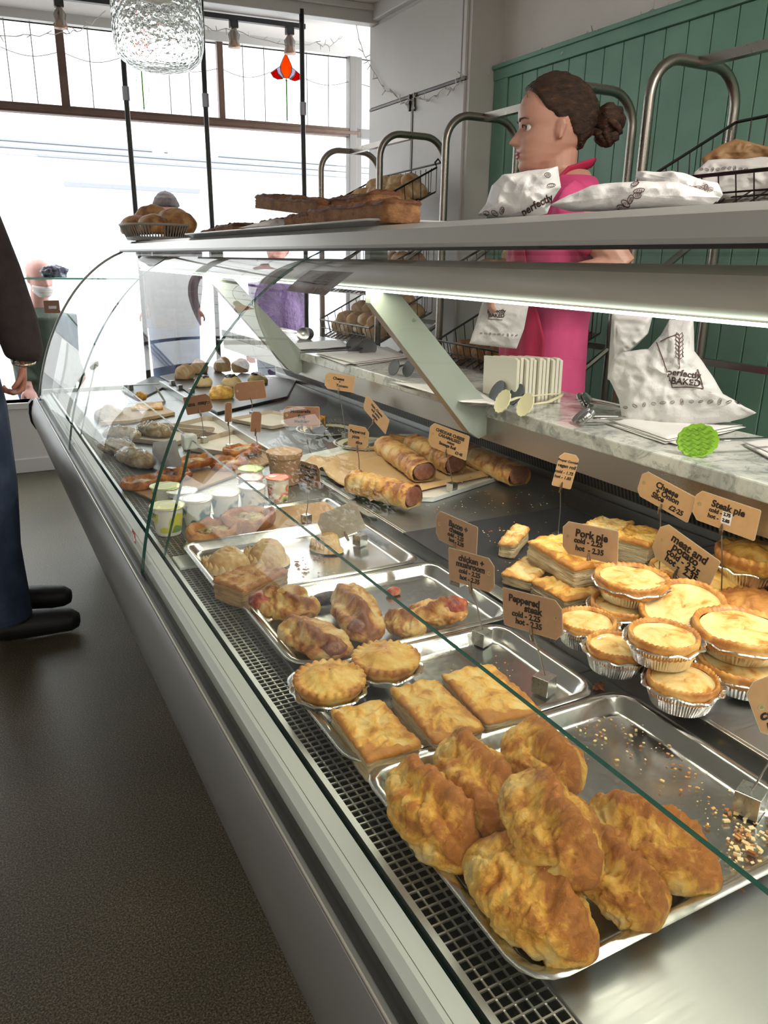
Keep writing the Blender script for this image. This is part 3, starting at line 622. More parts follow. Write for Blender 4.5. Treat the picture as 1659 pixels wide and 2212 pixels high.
# ---------------------------------------------------------------- price tags on clip stands
def kraft(name, c):
    m = noisy(name, [(.3,tuple(q*.88 for q in c)),(.7,c)], 60, .55); return m
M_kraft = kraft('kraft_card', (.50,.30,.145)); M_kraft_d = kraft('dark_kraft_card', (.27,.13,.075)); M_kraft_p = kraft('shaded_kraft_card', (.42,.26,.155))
M_lam = mat('laminate_edge', (.50,.40,.28), .15, 0, None)
M_ink = mat('black_marker_ink', (.012,.010,.010), .45)
M_ring = mat('brass_eyelet', (.55,.52,.30), .3, .7)
M_clip = noisy('bronze_clip_wire', [(.3,(.16,.11,.07)),(.7,(.34,.27,.19))], 200, .35, .9)
M_cube = brushed('cube_steel', (.55,.57,.56), .2, .4, (40,40,40))
def price_tag(label, quad, base, zb, lines, yaw=-PI/2, m=None, cube=.0225, hole='L', tsize=.0125, wall=None, cut='both', back=False, xb=None, group='handwritten price tags'):
    """card seen at the four pixels (TL,TR,BR,BL), standing on a cube whose foot is seen at `base`"""
    m = m or M_kraft; B = AZ(*base, zb); B = B if B.x < 1.01 else Vector((B.x*1.0/B.x, B.y*1.0/B.x, zb))
    nrm = Vector((math.cos(yaw+PI/2+PI), math.sin(yaw+PI/2+PI), 0)) if False else Vector((-math.cos(yaw+PI/2), -math.sin(yaw+PI/2), 0))
    ctr = Vector((sum(q[0] for q in quad)/4, sum(q[1] for q in quad)/4)); A = B if xb is None else Vector((xb,B.y,0))
    def hit(px, py, P): d = ray(px, py); C0 = Vector((0,0,HC)); return C0 + d*((P-C0).dot(nrm)/d.dot(nrm))
    P = [hit(*q, A) for q in quad]; X = ((P[1]-P[0])+(P[2]-P[3]))/2; Z = ((P[0]-P[3])+(P[1]-P[2]))/2; C_ = sum(P, Vector())/4
    wd, ht = X.length, Z.length; X.normalize(); Z = (Z - X*Z.dot(X)).normalized(); Y = Z.cross(X)
    t = thing('price_tag', label, 'price tag', (B.x, B.y, zb), 0, group); off = Vector((B.x,B.y,zb))
    Mc = Matrix.Translation(C_-off) @ Matrix((X, Z, X.cross(Z))).transposed().to_4x4()
    c = min(wd,ht)*.20; a, b = wd/2, ht/2
    pl = [(-a+(c if cut in('both','L') else .002),b),(a-(c if cut in('both','R') else .002),b),(a,b-(c if cut in('both','R') else .002)),(a,-b+.002),(a-.002,-b),(-a+.002,-b),(-a,-b+.002),(-a,b-(c*1.3 if cut in('both','L') else .002))]
    if hole == 'L': pl = [(-a+c,b),(a-.002,b),(a,b-.002),(a,-b+.002),(a-.002,-b),(-a+c,-b),(-a,-b+c),(-a,b-c)] if cut=='both' else pl
    if hole == 'R': pl = [(-a+.002,b),(a-c,b),(a,b-c),(a,-b+c),(a-c,-b),(-a+.002,-b),(-a,-b+.002),(-a,b-.002)]
    def card(e, z0, z1):
        q = [(x*(1+e/a), y*(1+e/b)) for x,y in pl]; n = len(q)
        return MB().add([(x,y,z0) for x,y in q]+[(x,y,z1) for x,y in q], [tuple(range(n-1,-1,-1)),tuple(range(n,2*n))]+[(i,(i+1)%n,(i+1)%n+n,i+n) for i in range(n)])
    put(card(0,-.0006,.0006).build('card', m, t), Mc); put(card(.0011,-.0003,.0003).build('laminate_border', M_lam, t), Mc)
    hx = -a+c*.85 if hole == 'L' else a-c*.85
    if hole: put(MB().lathe([(.0018,0),(.0036,0),(.0036,.0005),(.0018,.0005)], 20, (hx, b*.12, .0006)).build('eyelet', M_ring, t), Mc)
    sz = min(tsize, ht*.30)
    for (txt, x, y, s, *rest) in (lines or []):
        lettering(txt, s*ht*1.22, 'lettering', M_ink, t, Mc @ Matrix.Translation((x*a, y*b*1.9, .0009)), bold=s*ht*.036, align='LEFT' if rest else 'CENTER', shear=.10)
    # stand
    MB().obox((0,0,cube/2), (cube,)*3, Matrix.Rotation(.35,4,'Z')).build('cube_base', M_cube, t, bevel=.0007)
    Bo = C_-off - Z*ht*.5; tp = Bo + Z*ht*.16 + Mc.to_3x3()@Vector((0,0,.0025))
    MB().tube([(0,0,cube), tuple(Vector((0,0,cube)).lerp(Bo,.5)+Vector((.0015,0,0))), tuple(Bo-Z*.004)], .0011, 6).build('rod', mat('tag_rod',(.30,.28,.25),.3,.9), t)
    q = MB().tube([tuple(Bo-Z*.012), tuple(Bo-Z*.002+Mc.to_3x3()@Vector((0,0,.003))), tuple(tp)], [.0022,.0030,.0012], 6)
    q.tube([tuple(Bo-Z*.012), tuple(Bo+Z*.003-Mc.to_3x3()@Vector((0,0,.003)))], [.0022,.0012], 6); q.build('clip', M_clip, t)
    return t
def crumbs(name, label, area, z, n, seed, m, size=(.0010,.0035), fn=None):
    R_ = rnd(seed); mb = MB()
    for i in range(n):
        px, py = fn(R_) if fn else (R_.uniform(*area[0]), R_.uniform(*area[1])); P = AZ(px, py, z); s = R_.uniform(*size)*(.6+R_.random())
        a = R_.random()*6; M_ = Matrix.Rotation(a,4,'Z'); mb.obox((P.x,P.y,z+s*.2), (s*1.5,s,s*.45), M_ @ Matrix.Rotation(R_.uniform(-.4,.4),4,'X'), R_.choice((0,0,1)))
    o = mb.build(name, [M_slice2, M_brownp] if m is None else m); tag(o, label, 'crumbs', kind='stuff'); return o
# ================================================================ TRAYS AND FOOD, FRONT DECK
ZF = ZD + .0025
def tray(x0, x1, y0, y1, label, h=.020, r=.038, m=None, z=ZD, name='baking_tray'):
    o = tray_mb((x1-x0)/2, (y1-y0)/2, h, r).build(name, m or M_tray, None, smooth=True, loc=((x0+x1)/2, (y0+y1)/2, z)); o.modifiers.new('es','EDGE_SPLIT').split_angle = 1.1
    return tag(o, label, 'tray')
tray(.324, .722, .347, .662, 'large steel baking tray in the foreground holding golden pasties and crumbs')
tray(.320, .695, .664, .900, 'steel baking tray holding two round pies and three puff slices')
tray(.343, .735, .902, 1.172, 'steel baking tray holding filled turnovers, one with bacon')
tray(.322, .718, 1.176, 1.470, 'steel baking tray holding two crimped pasties and a ridged brown slice')
tray(.425, .735, 1.478, 1.66, 'steel tray beside the yoghurt pots with a brown paper inside', .012, .02)
tag(MB().box((.45,1.49,.6925),(.715,1.65,.6945)).build('paper_liner', kraft('brown_paper',(.40,.24,.11))), 'brown paper lying in the steel tray behind the brown danishes', 'paper')
def pasty_at(p0, p1, z0, z1, W, H, seed, label, roll=0, side=0, **k):
    M_, ln = seg_frame(AZ(*p0, z0), AZ(*p1, z1), roll)
    t = ridgepasty(ln*k.pop('ext',1.0), W, H, seed, k.pop('mat',M_pasty), 'pasty', side=side, **k); put(t, M_)
    tag(t, label, k.get('cat','pasty'), 'golden pasties on the near tray'); return t
PS = [((860,1662),(1015,1882),.728,.712,.078,.070,11,'leftmost large golden pasty with a brown ridge, at the tray edge by the grille',-.25),
 ((970,1600),(1108,1822),.732,.716,.080,.072,12,'golden pasty behind the leftmost one, partly hidden by the topmost pasty',-.25),
 ((1108,1680),(1282,1918),.775,.752,.078,.070,13,'topmost golden pasty resting across the others in the middle of the pile',-.2),
 ((1098,1588),(1250,1712),.728,.720,.082,.070,14,'golden pasty at the back of the pile nearest the tray holding slices',-.2),
 ((1010,1838),(1288,2075),.728,.712,.080,.070,15,'foremost golden pasty at the bottom of the near tray',-.25),
 ((1262,1800),(1418,2012),.728,.708,.070,.058,16,'golden pasty tucked under the topmost one, its tip towards the tray rim',-.2),
 ((1272,1735),(1558,1920),.722,.710,.086,.062,17,'broad golden pasty lying apart at the right of the pile',-.15)]
for p0, p1, z0, z1, W, H, sd, lb, rl in PS: pasty_at(p0, p1, z0, z1, W, H, sd, lb, rl, side=-.05, ridge=.0095)
crumbs('pastry_crumbs', 'flaky pastry crumbs scattered on the near tray', ((1230,1640),(1560,1900)), ZF, 150, 5, None, (.0009,.0026), lambda R_: (lambda t: (1230+410*t+R_.gauss(0,34), 1560+300*t*t+R_.gauss(0,30)))(R_.random()))
crumbs('pastry_crumbs', 'heap of flaky crumbs beside the steel cube at the right of the near tray', None, ZF, 80, 8, None, (.0012,.0036), lambda R_: (1615+R_.gauss(0,28), 1820+R_.gauss(0,32)))
# second tray : crimped pies and puff slices
def top_at(px, ztop, h): P = AZ(*px, ztop); return Vector((P.x, P.y, ztop-h))
def crimped_pie(px, R, ztop, label, seed, m=None, foil=True, tilt=(0,0), H=.028, name='crimped_pie', foot=.8):
    P = top_at(px, ztop, H+.004); t = thing(name, label, 'pie', P); t.rotation_euler = (tilt[0], tilt[1], seed)
    crimped_top(R, H, seed, m or M_pie, t, foot=foot).location = (0,0,.004)
    if foil: foil_case(R*.96, R*.78, H*.55, t, seed)
    return t
crimped_pie((712,1462), .0475, .728, 'round crimped golden pie at the left rim of its tray', 1, H=.026)
crimped_pie((834,1416), .0470, .728, 'round crimped golden pie beside the turnovers, with a pale centre', 2, H=.026)
def slab(q, ztop, H, label, seed, m=None, ms=None, cat='puff slice', grp=None, name='puff_slice', **k):
    P = [AZ(*p_, ztop) for p_ in q]; X = ((P[1]-P[0])+(P[2]-P[3]))/2; Y = ((P[3]-P[0])+(P[2]-P[1]))/2; C_ = sum(P, Vector())/4
    ar = abs(X.cross(Y).z)
    if X.length >= Y.length: lx, ly = X.length, ar/X.length
    else: lx, ly = Y.length, ar/Y.length; X = Y
    o = puff(lx, ly, H, seed, None, m, ms, name, **k); o.location = (C_.x, C_.y, ztop-H); o.rotation_euler = (0,0,math.atan2(X.y, X.x)); tag(o, label, cat, grp); return o
slab([(705,1530),(829,1510),(922,1620),(786,1634)], .722, .031, 'golden square puff slice nearest the air grille', 21)
slab([(838,1494),(944,1456),(1046,1572),(946,1602)], .722, .031, 'golden wrinkled puff slice in the middle of three', 22)
slab([(962,1466),(1050,1422),(1170,1526),(1054,1572)], .720, .028, 'golden puff slice beside the pepper steak tag, with a steam hole', 23)
crumbs('pastry_crumbs', 'pale crumbs on the tray behind the puff slices', ((960,1200),(1380,1480)), ZF, 40, 9, None, (.0008,.0018))
# third tray : turnovers
M_turn = pastry('turnover_crust', [(.42,(.66,.55,.32)),(.62,(.64,.42,.15)),(.82,(.44,.19,.05)),(1.0,(.22,.07,.02))], .2, 20, .4, .6, 70)
def turnover(p0, p1, z, W, H, seed, label, fill=None, fpos=.36, fsz=(.022,.02,.013), roll=0, ridge=.007, m=None, flap=False):
    M_, ln = seg_frame(AZ(*p0, z), AZ(*p1, z), roll); t = thing('turnover', label, 'pastry'); t.matrix_world = M_
    ridgepasty(ln, W, H, seed, m or M_turn, 'crust', t, ridge=ridge, crimps=3, res=(60,52), flat=.4, pt=.42, side=.25)
    if fill: lump(*fsz, seed, fill, 'filling', t, loc=(ln*fpos,-.006,-.002), amp=.35, amp2=.2, flat=.6)
    if flap: lump(.028,.010,.024, seed+1, m or M_turn, 'folded_flap', t, loc=(.002,.012,.012), amp=.2).rotation_euler = (.5,0,.5)
    return t
turnover((558,1300),(690,1318), .715, .062, .046, 31, 'turnover with its pastry flap folded up, at the left of the tray', M_bacon, -.42, flap=True)
turnover((612,1352),(754,1412), .713, .068, .046, 32, 'pale golden turnover at the near corner with browned filling at its end', M_meat, .34)
turnover((745,1272),(800,1382), .716, .070, .048, 33, 'large pale turnover in the middle of the tray', M_meat, .36)
turnover((842,1330),(905,1368), .708, .056, .036, 34, 'half hidden pale turnover next to the bacon one', None)
turnover((880,1332),(1008,1318), .710, .062, .036, 35, 'yellow turnover with red bacon showing in its fold, alone at the right', M_bacon, .24, (.024,.017,.017))
o = lump(.032,.016,.014, 36, M_black_f, 'filling_spill', None, loc=AZ(706,1300,.695)); tag(o, 'dark crusty filling spilled between the turnovers', 'filling')
o = lump(.014,.010,.010, 38, M_bacon, 'meat_scrap', None, loc=AZ(850,1282,.691)); tag(o, 'small scrap of browned meat on the turnover tray', 'scrap')
o = lump(.008,.006,.003, 39, mat('tomato_red',(.5,.06,.02),.3), 'tomato_piece', None, loc=AZ(873,1238,.691)); tag(o, 'tiny red tomato piece on the turnover tray', 'scrap')
crumbs('cheese_crumbs', 'yellow cheese crumbs at the far side of the turnover tray', ((790,840),(1225,1255)), ZF, 40, 7, mat('cheese_yellow',(.62,.50,.15),.5), (.001,.0022))
# fourth tray : crimped cornish pasties and a ridged slice
def cornish(px, z, L_, W, H, seed, label, rz, m=None):
    P = AZ(*px, z); n = 110
    def fn(u, v):
        r = u; a = 2*PI*v; ca, sa = math.cos(a), math.sin(a)
        R0 = Vector((L_/2*ca, (W*.62 if sa > 0 else W*.30)*sa, 0)); rope = max(0, sa+.35)/1.35
        zz = H*max(0,1-(r/.80)**2.6)**.6 if r < .80 else 0
        if r > .80: tt = (r-.80)/.20; zz = max(zz, rope*.015*math.sin(PI*tt)*(1+.45*math.sin(a*26+tt*2.5)))+.001*(1-tt)
        p_ = R0*r; p_.z = zz; p_ += Vector((0,0,1))*(.003*nz(p_,40,seed)+.0016*nz(p_,120,seed))*min(1,(1-r)*5)
        p_.z += .001*math.sin(r*40)*(r<.8)*.6; return p_
    o = MB().grid(fn, 34, n, cv=True).build('cornish_pasty', m or M_short, None, smooth=True, fix=False, weld=True, loc=(P.x,P.y,ZF+.001)); o.rotation_euler = (0,0,rz); tag(o, label, 'pasty'); return o
cornish((502,1205), .705, .120, .100, .034, 41, 'pale crimped pasty at the left of its tray, rope edge towards the glass', 1.9)
cornish((590,1190), .705, .118, .098, .036, 42, 'pale crimped pasty next to the back rim of the tray', 1.5)
cornish((714,1170), .703, .085, .07, .032, 43, 'small pale pasty under a tilted price card at the right of the tray', 1.6)
slab([(472,1246),(572,1204),(610,1240),(508,1286)], .728, .034, 'brown ridged rectangular pastry in front of the two crimped pasties', 44, M_brownp if False else pastry('tan_slice_crust',[(.42,(.58,.40,.20)),(.65,(.50,.29,.11)),(.9,(.32,.13,.04))],.2,18,.45,.6,80), noisy('tan_layers',[(.3,(.26,.13,.045)),(.5,(.46,.28,.12)),(.7,(.56,.38,.19))],30,.5,0,1,60,stretch=(1,1,7),dist=.005), ridges=9)
crumbs('pastry_flakes', 'brown flakes on the tray of crimped pasties', ((640,700),(1200,1250)), ZF, 14, 4, M_brownp, (.002,.004))
# brown danishes on the deck
def danish(px, z, a, b, h, seed, label, rz=0, m=None, fill=None, group=None, ex=2.6, name='danish', base=None, tilt=0):
    P = AZ(*px, z); t = thing(name, label, 'pastry', (P.x, P.y, base if base is not None else z), 0, group); t.rotation_euler = (tilt,0,rz); n = 96
    def fn(u, v):
        th = 2*PI*v; ca, sa = math.cos(th), math.sin(th); f = (abs(ca)**ex+abs(sa)**ex)**(-1/ex)
        pr = [(.0,0),(.92,0),(1.0,.3),(1.02,.6),(.95,.95),(.84,1.02),(.72,.85),(.62,.5),(.0,.42)]
        k = u*(len(pr)-1); i = min(int(k), len(pr)-2); q = k-i; r = pr[i][0]*(1-q)+pr[i+1][0]*q; zz = (pr[i][1]*(1-q)+pr[i+1][1]*q)*h
        w_ = 1+.10*nz((ca,sa,0),1.6,seed); p_ = Vector((a*r*ca*f*w_, b*r*sa*f*w_, zz*(1+.35*nz((ca,sa,1),2,seed)))); p_ += Vector((nz(p_,45,seed),nz(p_,45,seed+1),nz(p_,45,seed+2)))*.004*min(1,zz/h*2); return p_
    MB().grid(fn, 33, n, cv=True).build('crust', m or M_brownp, t, smooth=True, fix=False, weld=True)
    R_ = rnd(seed); f = MB()
    lump(a*.62, b*.62, h*.38, seed+3, fill or M_veg, 'filling', t, n=44, rings=12, amp=.3, sc=45, amp2=.3, sc2=120, flat=.1, loc=(0,0,h*.40), ex=2.4)
    return t
danish((460,1150), .705, .058, .042, .030, 51, 'brown square danish with olive vegetable filling nearest the grille', .25, base=ZD+.003)
danish((536,1118), .716, .058, .040, .030, 52, 'brown square danish leaning on the other, beside the steel tray', .1, base=ZD+.010, tilt=.12)
lump(.055,.05,.002, 53, M_steel, 'dish', None, loc=AZ(455,1172,ZD)).scale = (1,1,.4); tag(bpy.data.objects['dish'], 'shallow metal dish under the brown danishes', 'dish')
# pizza slices
M_piz = pastry('pizza_crust', [(.4,(.60,.32,.10)),(.65,(.48,.18,.04)),(.9,(.24,.07,.02))], .25, 20, .35, .5, 70)
BX = [((265,1040),(560,955))]
q = [AZ(262,1052,ZD), AZ(345,1092,ZD), AZ(630,985,ZD), AZ(560,958,ZD)]
mb = MB().add([tuple(v_+Vector((0,0,.0015))) for v_ in q]+[tuple(v_+Vector((0,0,.007))) for v_ in q], [(3,2,1,0),(4,5,6,7),(0,1,5,4),(1,2,6,5),(2,3,7,6),(3,0,4,7)]); tag(mb.build('serving_board', kraft('board_card',(.36,.21,.10)), bevel=.001), 'brown board carrying the row of pizza slices', 'board')
for i, (px, a, b, rz, lb) in enumerate([((305,1040),.050,.042,.1,'pizza slice with mushroom nearest the glass'),((372,1022),.050,.040,.4,'second pizza slice from the glass with dark topping'),((420,1004),.054,.040,.2,'pizza slice with sliced mushroom in the middle of the row'),((495,996),.052,.040,.3,'pizza slice with olive topping in the lower part of the row'),((522,978),.056,.042,.35,'orange pizza slice with red pepper at the tub end of the row')]):
    danish(px, .708+.004*(i%2), a, b, .020, 60+i, lb, rz, M_piz, M_veg if i != 1 else M_meat, 'pizza slices in a row', 2.8, 'pizza_slice', base=ZD+.008+(.012 if i in (2,4) else 0))
# yoghurt pots
M_pot = mat('white_pot_plastic', (.78,.78,.74), .3); M_lidf = mat('foil_lid', (.72,.72,.66), .25, .75)
def pot(px, R, H, lid, band, label, tab=0, zlid=None, text=True):
    zl = ZD+H; P = AZ(*px, zl); t = thing('yoghurt_pot', label, 'yoghurt pot', (P.x, P.y, ZD+.001), 0, 'yoghurt pots behind the danishes')
    MB().lathe([(0,0),(R*.74,0),(R*.76,.003),(R*.93,H*.90),(R*.95,H*.95),(R*1.04,H*.96),(R*1.04,H*.99),(0,H*.985)], 40).build('cup', M_pot, t, smooth='auto')
    MB().lathe([(R*.772,H*.12),(R*.925,H*.80)], 40).xf(Matrix.Scale(1.012,4)).build('printed_sleeve', band, t, smooth=True)
    ld = MB(); n = 48; vs = [(r*math.cos(2*PI*j/n)*(1+.02*math.sin(9*j)), r*math.sin(2*PI*j/n)*(1+.02*math.sin(9*j)), z+.0009*nz((r*math.cos(2*PI*j/n)*60, r*math.sin(2*PI*j/n)*60, R*90),1,3)) for r, z in ((R*1.09,H*.985),(R*1.08,H*1.002),(R*.8,H*.995),(R*.5,H*.99),(.001,H*.992)) for j in range(n)]
    ld.add(vs, [(i*n+j, i*n+(j+1)%n, (i+1)*n+(j+1)%n, (i+1)*n+j) for i in range(4) for j in range(n)]).build('foil_lid', lid, t, smooth=True)
    return t
def band(name, stops): return noisy(name, stops, 26, .35, detail=1)
B_yel = band('yellow_green_print', [(.42,(.75,.76,.66)),(.46,(.60,.62,.05)),(.56,(.66,.62,.08)),(.60,(.16,.30,.05))]); B_teal = band('teal_print', [(.45,(.74,.77,.72)),(.5,(.05,.16,.16)),(.62,(.10,.24,.20)),(.66,(.7,.72,.66))])
B_blue = band('blue_print', [(.5,(.76,.77,.77)),(.56,(.08,.10,.25)),(.66,(.6,.65,.7))]); B_red = band('red_print', [(.42,(.78,.74,.62)),(.47,(.70,.10,.05)),(.54,(.75,.68,.5)),(.62,(.42,.50,.05)),(.7,(.04,.04,.2))])
lidc = lambda n_, c: mat(n_, c, .28, .55)
pot((542,1012), .030, .064, lidc('green_foil_lid',(.42,.55,.12)), B_teal, 'yoghurt pot with a green lid at the back beside the brown tub')
pot((541,1031), .031, .062, lidc('pink_foil_lid',(.72,.42,.38)), B_red, 'yoghurt pot with a pink-rimmed lid behind the silver-lidded one')
pot((357,1050), .033, .060, lidc('lime_foil_lid',(.60,.64,.28)), B_yel, 'lime-lidded yoghurt pot furthest left, beside the pizza')
pot((393,1060), .033, .058, M_lidf, B_teal, 'white yoghurt pot with a silver lid just right of the lime-lidded one')
pot((545,1050), .032, .063, M_lidf, B_blue, 'white yoghurt pot with blue print and a silver lid, next to the red one')
pot((600,1031), .0285, .066, lidc('red_foil_lid',(.74,.20,.10)), B_red, 'yoghurt pot with a red lid and fruit print in front of the brown tub')
pot((485,1064), .033, .062, lidc('cream_foil_lid',(.70,.68,.45)), B_teal, 'yoghurt pot with a cream lid and teal print behind the danishes')
pot((424,1076), .034, .062, M_lidf, B_teal, 'yoghurt pot with silver lid and dark teal label in the front row')
pot((361,1092), .034, .062, lidc('yellow_foil_lid',(.68,.66,.30)), B_yel, 'yellow and green yoghurt pot nearest the grille')
P = AZ(614,976,.688+.084); t = thing('soup_tub', 'round brown kraft tub with a flat lid beside the yoghurt pots', 'tub', (P.x,P.y,ZD+.001))
M_kt = kraft('kraft_tub',(.40,.225,.125)); MB().lathe([(0,0),(.036,0),(.0365,.002),(.043,.078),(0,.078)],48).build('cup', M_kt, t, smooth='auto'); MB().lathe([(.0445,.070),(.0465,.072),(.0475,.0845),(.0465,.0855),(.043,.0840),(0,.0835)],48).build('lid', kraft('kraft_lid',(.46,.27,.155)), t, smooth='auto')
# wrapped savoury pasties near the far glass
M_wrapp = pastry('grey_floured_crust', [(.42,(.50,.47,.40)),(.7,(.48,.40,.28)),(.95,(.30,.20,.10))], .2, 20, .4, .5, 70)
for i, (p0, p1, W, H, lb) in enumerate([((222,938),(305,940),.062,.046,'film-wrapped pasty at the left of the far pair'),((300,925),(366,938),.070,.05,'film-wrapped pasty at the right of the far pair'),((218,962),(292,975),.062,.046,'film-wrapped pasty nearest the curved glass'),((258,982),(330,1002),.064,.05,'foremost film-wrapped pasty beside the white paper bag')]):
    M_, ln = seg_frame(AZ(*p0, ZD+.018), AZ(*p1, ZD+.018), -.1); t = thing('wrapped_pasty', lb, 'wrapped pasty', (0,0,0), 0, 'film-wrapped pasties near the curved glass'); t.matrix_world = M_
    ridgepasty(ln, W, H, 80+i, M_wrapp, 'crust', t, ridge=.003, res=(50,40), pt=.5)
    ridgepasty(ln*1.04, W*1.06, H*1.08, 90+i, M_film, 'film_wrap', t, ridge=.004, res=(50,40), pt=.5)
# card trays lined with paper, white paper bag, wooden board
M_card = kraft('cream_card',(.50,.42,.33)); M_cardw = mat('pale_liner',(.58,.54,.48),.6)
def opentray(q, h, label, name='card_tray', m=None, ml=None, zz=ZD, r=.012, cat='tray'):
    P = [AZ(*p_, zz) for p_ in q]; X = ((P[1]-P[0])+(P[2]-P[3]))/2; Y = ((P[3]-P[0])+(P[2]-P[1]))/2; C_ = sum(P, Vector())/4; a, b = X.length/2, Y.length/2
    t = thing(name, label, cat, (C_.x,C_.y,zz+.001), math.atan2(X.y,X.x))
    mb = shell([(.006,.0),(.004,.0),(0,h),(.0015,h),(.0055,.0012),(.0075,.0012)], a, b, r, 48); mb.f.append(tuple(range(len(mb.v)-48,len(mb.v)))); mb.m.append(0); mb.f.append(tuple(range(47,-1,-1))); mb.m.append(0)
    mb.build('tray_body', m or M_card, t); shell([(.0095,.0016),(.03,.002)], a, b, r, 48).f
    s = shell([(.009,.0018),(.012,.0026)], a, b, r, 48); s.f.append(tuple(range(48,96))); s.m.append(0); s.build('liner', ml or M_cardw, t); return t
opentray([(395,924),(475,904),(530,930),(440,955)], .016, 'cream card tray, furthest of the pair, holding only a tag cube')
opentray([(430,965),(540,932),(580,962),(470,1000)], .016, 'cream card tray nearer the orange pizza slice, holding only a tag cube')
opentray([(520,906),(610,892),(650,912),(560,935)], .012, 'shallow white tray standing empty on the rear deck', zz=ZR, name='white_tray')
opentray([(300,945),(395,915),(430,940),(330,975)], .014, 'cream card tray under the film-wrapped pasties')
def upright_paper(q, x, label, m, name='paper_bag', th=.004, cat='paper bag', seed=1, amp=.004):
    P = quad3(q, x=x)
    def fn(u, v):
        p_ = (P[0].lerp(P[1],v)).lerp(P[3].lerp(P[2],v), u); s = min(u,1-u,v,1-v)*4; return p_+Vector((-th*min(1,s)+amp*nz(p_,30,seed), 0, amp*.4*nz(p_,25,seed+1)))
    mb = MB().grid(fn, 22, 22); 
    mb.grid(lambda u, v: fn(u,v)+Vector((th*2*min(1,min(u,1-u,v,1-v)*4),0,0)), 22, 22)
    o = mb.build(name, m, None, smooth=True, fix=False); tag(o, label, cat); return o
M_paper = noisy('white_paper', [(.3,(.62,.61,.60)),(.7,(.70,.69,.68))], 8, .6, 0, .35, 40, dist=.004)
o = upright_paper([(330,955),(380,950),(395,1008),(328,1010)], AZ(362,1010,ZD).x, 'white paper packet standing between the wrapped pasties and the card tray', M_paper, 'paper_packet')
M_wood = noisy('pale_wood', [(.3,(.38,.26,.14)),(.7,(.50,.36,.20))], 6, .5, stretch=(1,14,14))
def plank(q, z, th, label, m, name='wooden_board', cat='board', ins=.0, bev=.002):
    P = [AZ(*p_, z+th) for p_ in q]; n = len(P); mb = MB().add([tuple(v_-Vector((0,0,th))) for v_ in P]+[tuple(v_) for v_ in P], [tuple(range(n-1,-1,-1)),tuple(range(n,2*n))]+[(i,(i+1)%n,(i+1)%n+n,i+n) for i in range(n)])
    o = mb.build(name, m, None, bevel=bev); tag(o, label, cat); return o
plank([(215,912),(270,880),(345,872),(378,890),(280,908)], ZD+.001, .012, 'pale wooden board near the far end of the case', M_wood)
plank([(282,882),(295,872),(350,866),(352,880)], ZD+.0145, .008, 'flat golden pastry strip on the wooden board', M_slice, 'pastry_strip', 'pastry')
crimped_pie((303,852), .026, .735, 'small yellow filled tart at the far end of the case', 7, M_egg, foil=False, H=.022, name='small_tart')
P = AZ(347,862,.70); o = MB().lathe([(0,0),(.036,0),(.036,.0015),(0,.0015)],32).xf(Matrix.Rotation(1.1,4,'Y')).build('paper_disc', M_cardw, None, loc=(P.x,P.y,ZD+.030)); tag(o,'round pale card leaning beside the small yellow tart','card')
o = lump(.05,.035,.04, 71, M_wrapp, 'bread_loaf', None, loc=AZ(235,905,ZD), amp=.2); tag(o, 'brown wrapped loaf at the far glass beside the wooden board', 'loaf')
# dark trays with tray-bakes at the far end
M_blk = mat('black_enamel_tray', (.02,.022,.026), .3)
plank([(262,842),(330,812),(372,826),(300,862)], ZD+.001, .008, 'black tray at the far end behind the small tart', M_blk, 'black_tray', 'tray')
plank([(345,812),(455,790),(515,826),(470,880)], ZR+.001, .006, 'black tray under the rolls and tray-bakes', M_blk, 'black_tray', 'tray')
plank([(430,868),(470,890),(620,856),(640,820),(520,805)], ZR+.001, .010, 'black tray under the fruit-topped pastries', M_blk, 'black_tray', 'tray')
for i, (px, a, b, h, m_, lb) in enumerate([((478,858),.046,.038,.058,M_egg,'golden pastry parcel with melted cheese on the black tray'),((440,832),.038,.030,.046,M_slice2,'pale pastry parcel left of the golden one'),((500,832),.042,.034,.050,M_slice2,'pastry with dark berries behind the golden parcel'),((556,826),.044,.034,.050,M_slice2,'pastry with dark berries beside the blank brown card')]):
    P = AZ(px[0], px[1], ZR+.012); t = thing('fruit_pastry', lb, 'pastry', (P.x,P.y,ZR+.0075)); lump(a,b,h*.6,100+i,m_,'crust',t,amp=.22,amp2=.1,flat=.5,ex=3)
    if i: lump(a*.6,b*.6,.009,110+i,M_black_f,'berries',t,amp=.5,sc=80,loc=(0,0,h*.78))
for i, (px, lb) in enumerate([((400,812),'bread roll half on the far black tray beside a tag cube'),((430,800),'tall round roll at the back of the far black tray'),((480,796),'folded flatbread behind the berry pastries'),((520,798),'brown roll at the back right of the far black tray')]):
    P = AZ(*px, ZR+.02); o = lump(.044,.036,.044,120+i,M_flour,'bread_roll',None,loc=(P.x,P.y,ZR+.0075),amp=.2,flat=.5); tag(o, lb, 'roll', 'rolls on the far black tray')
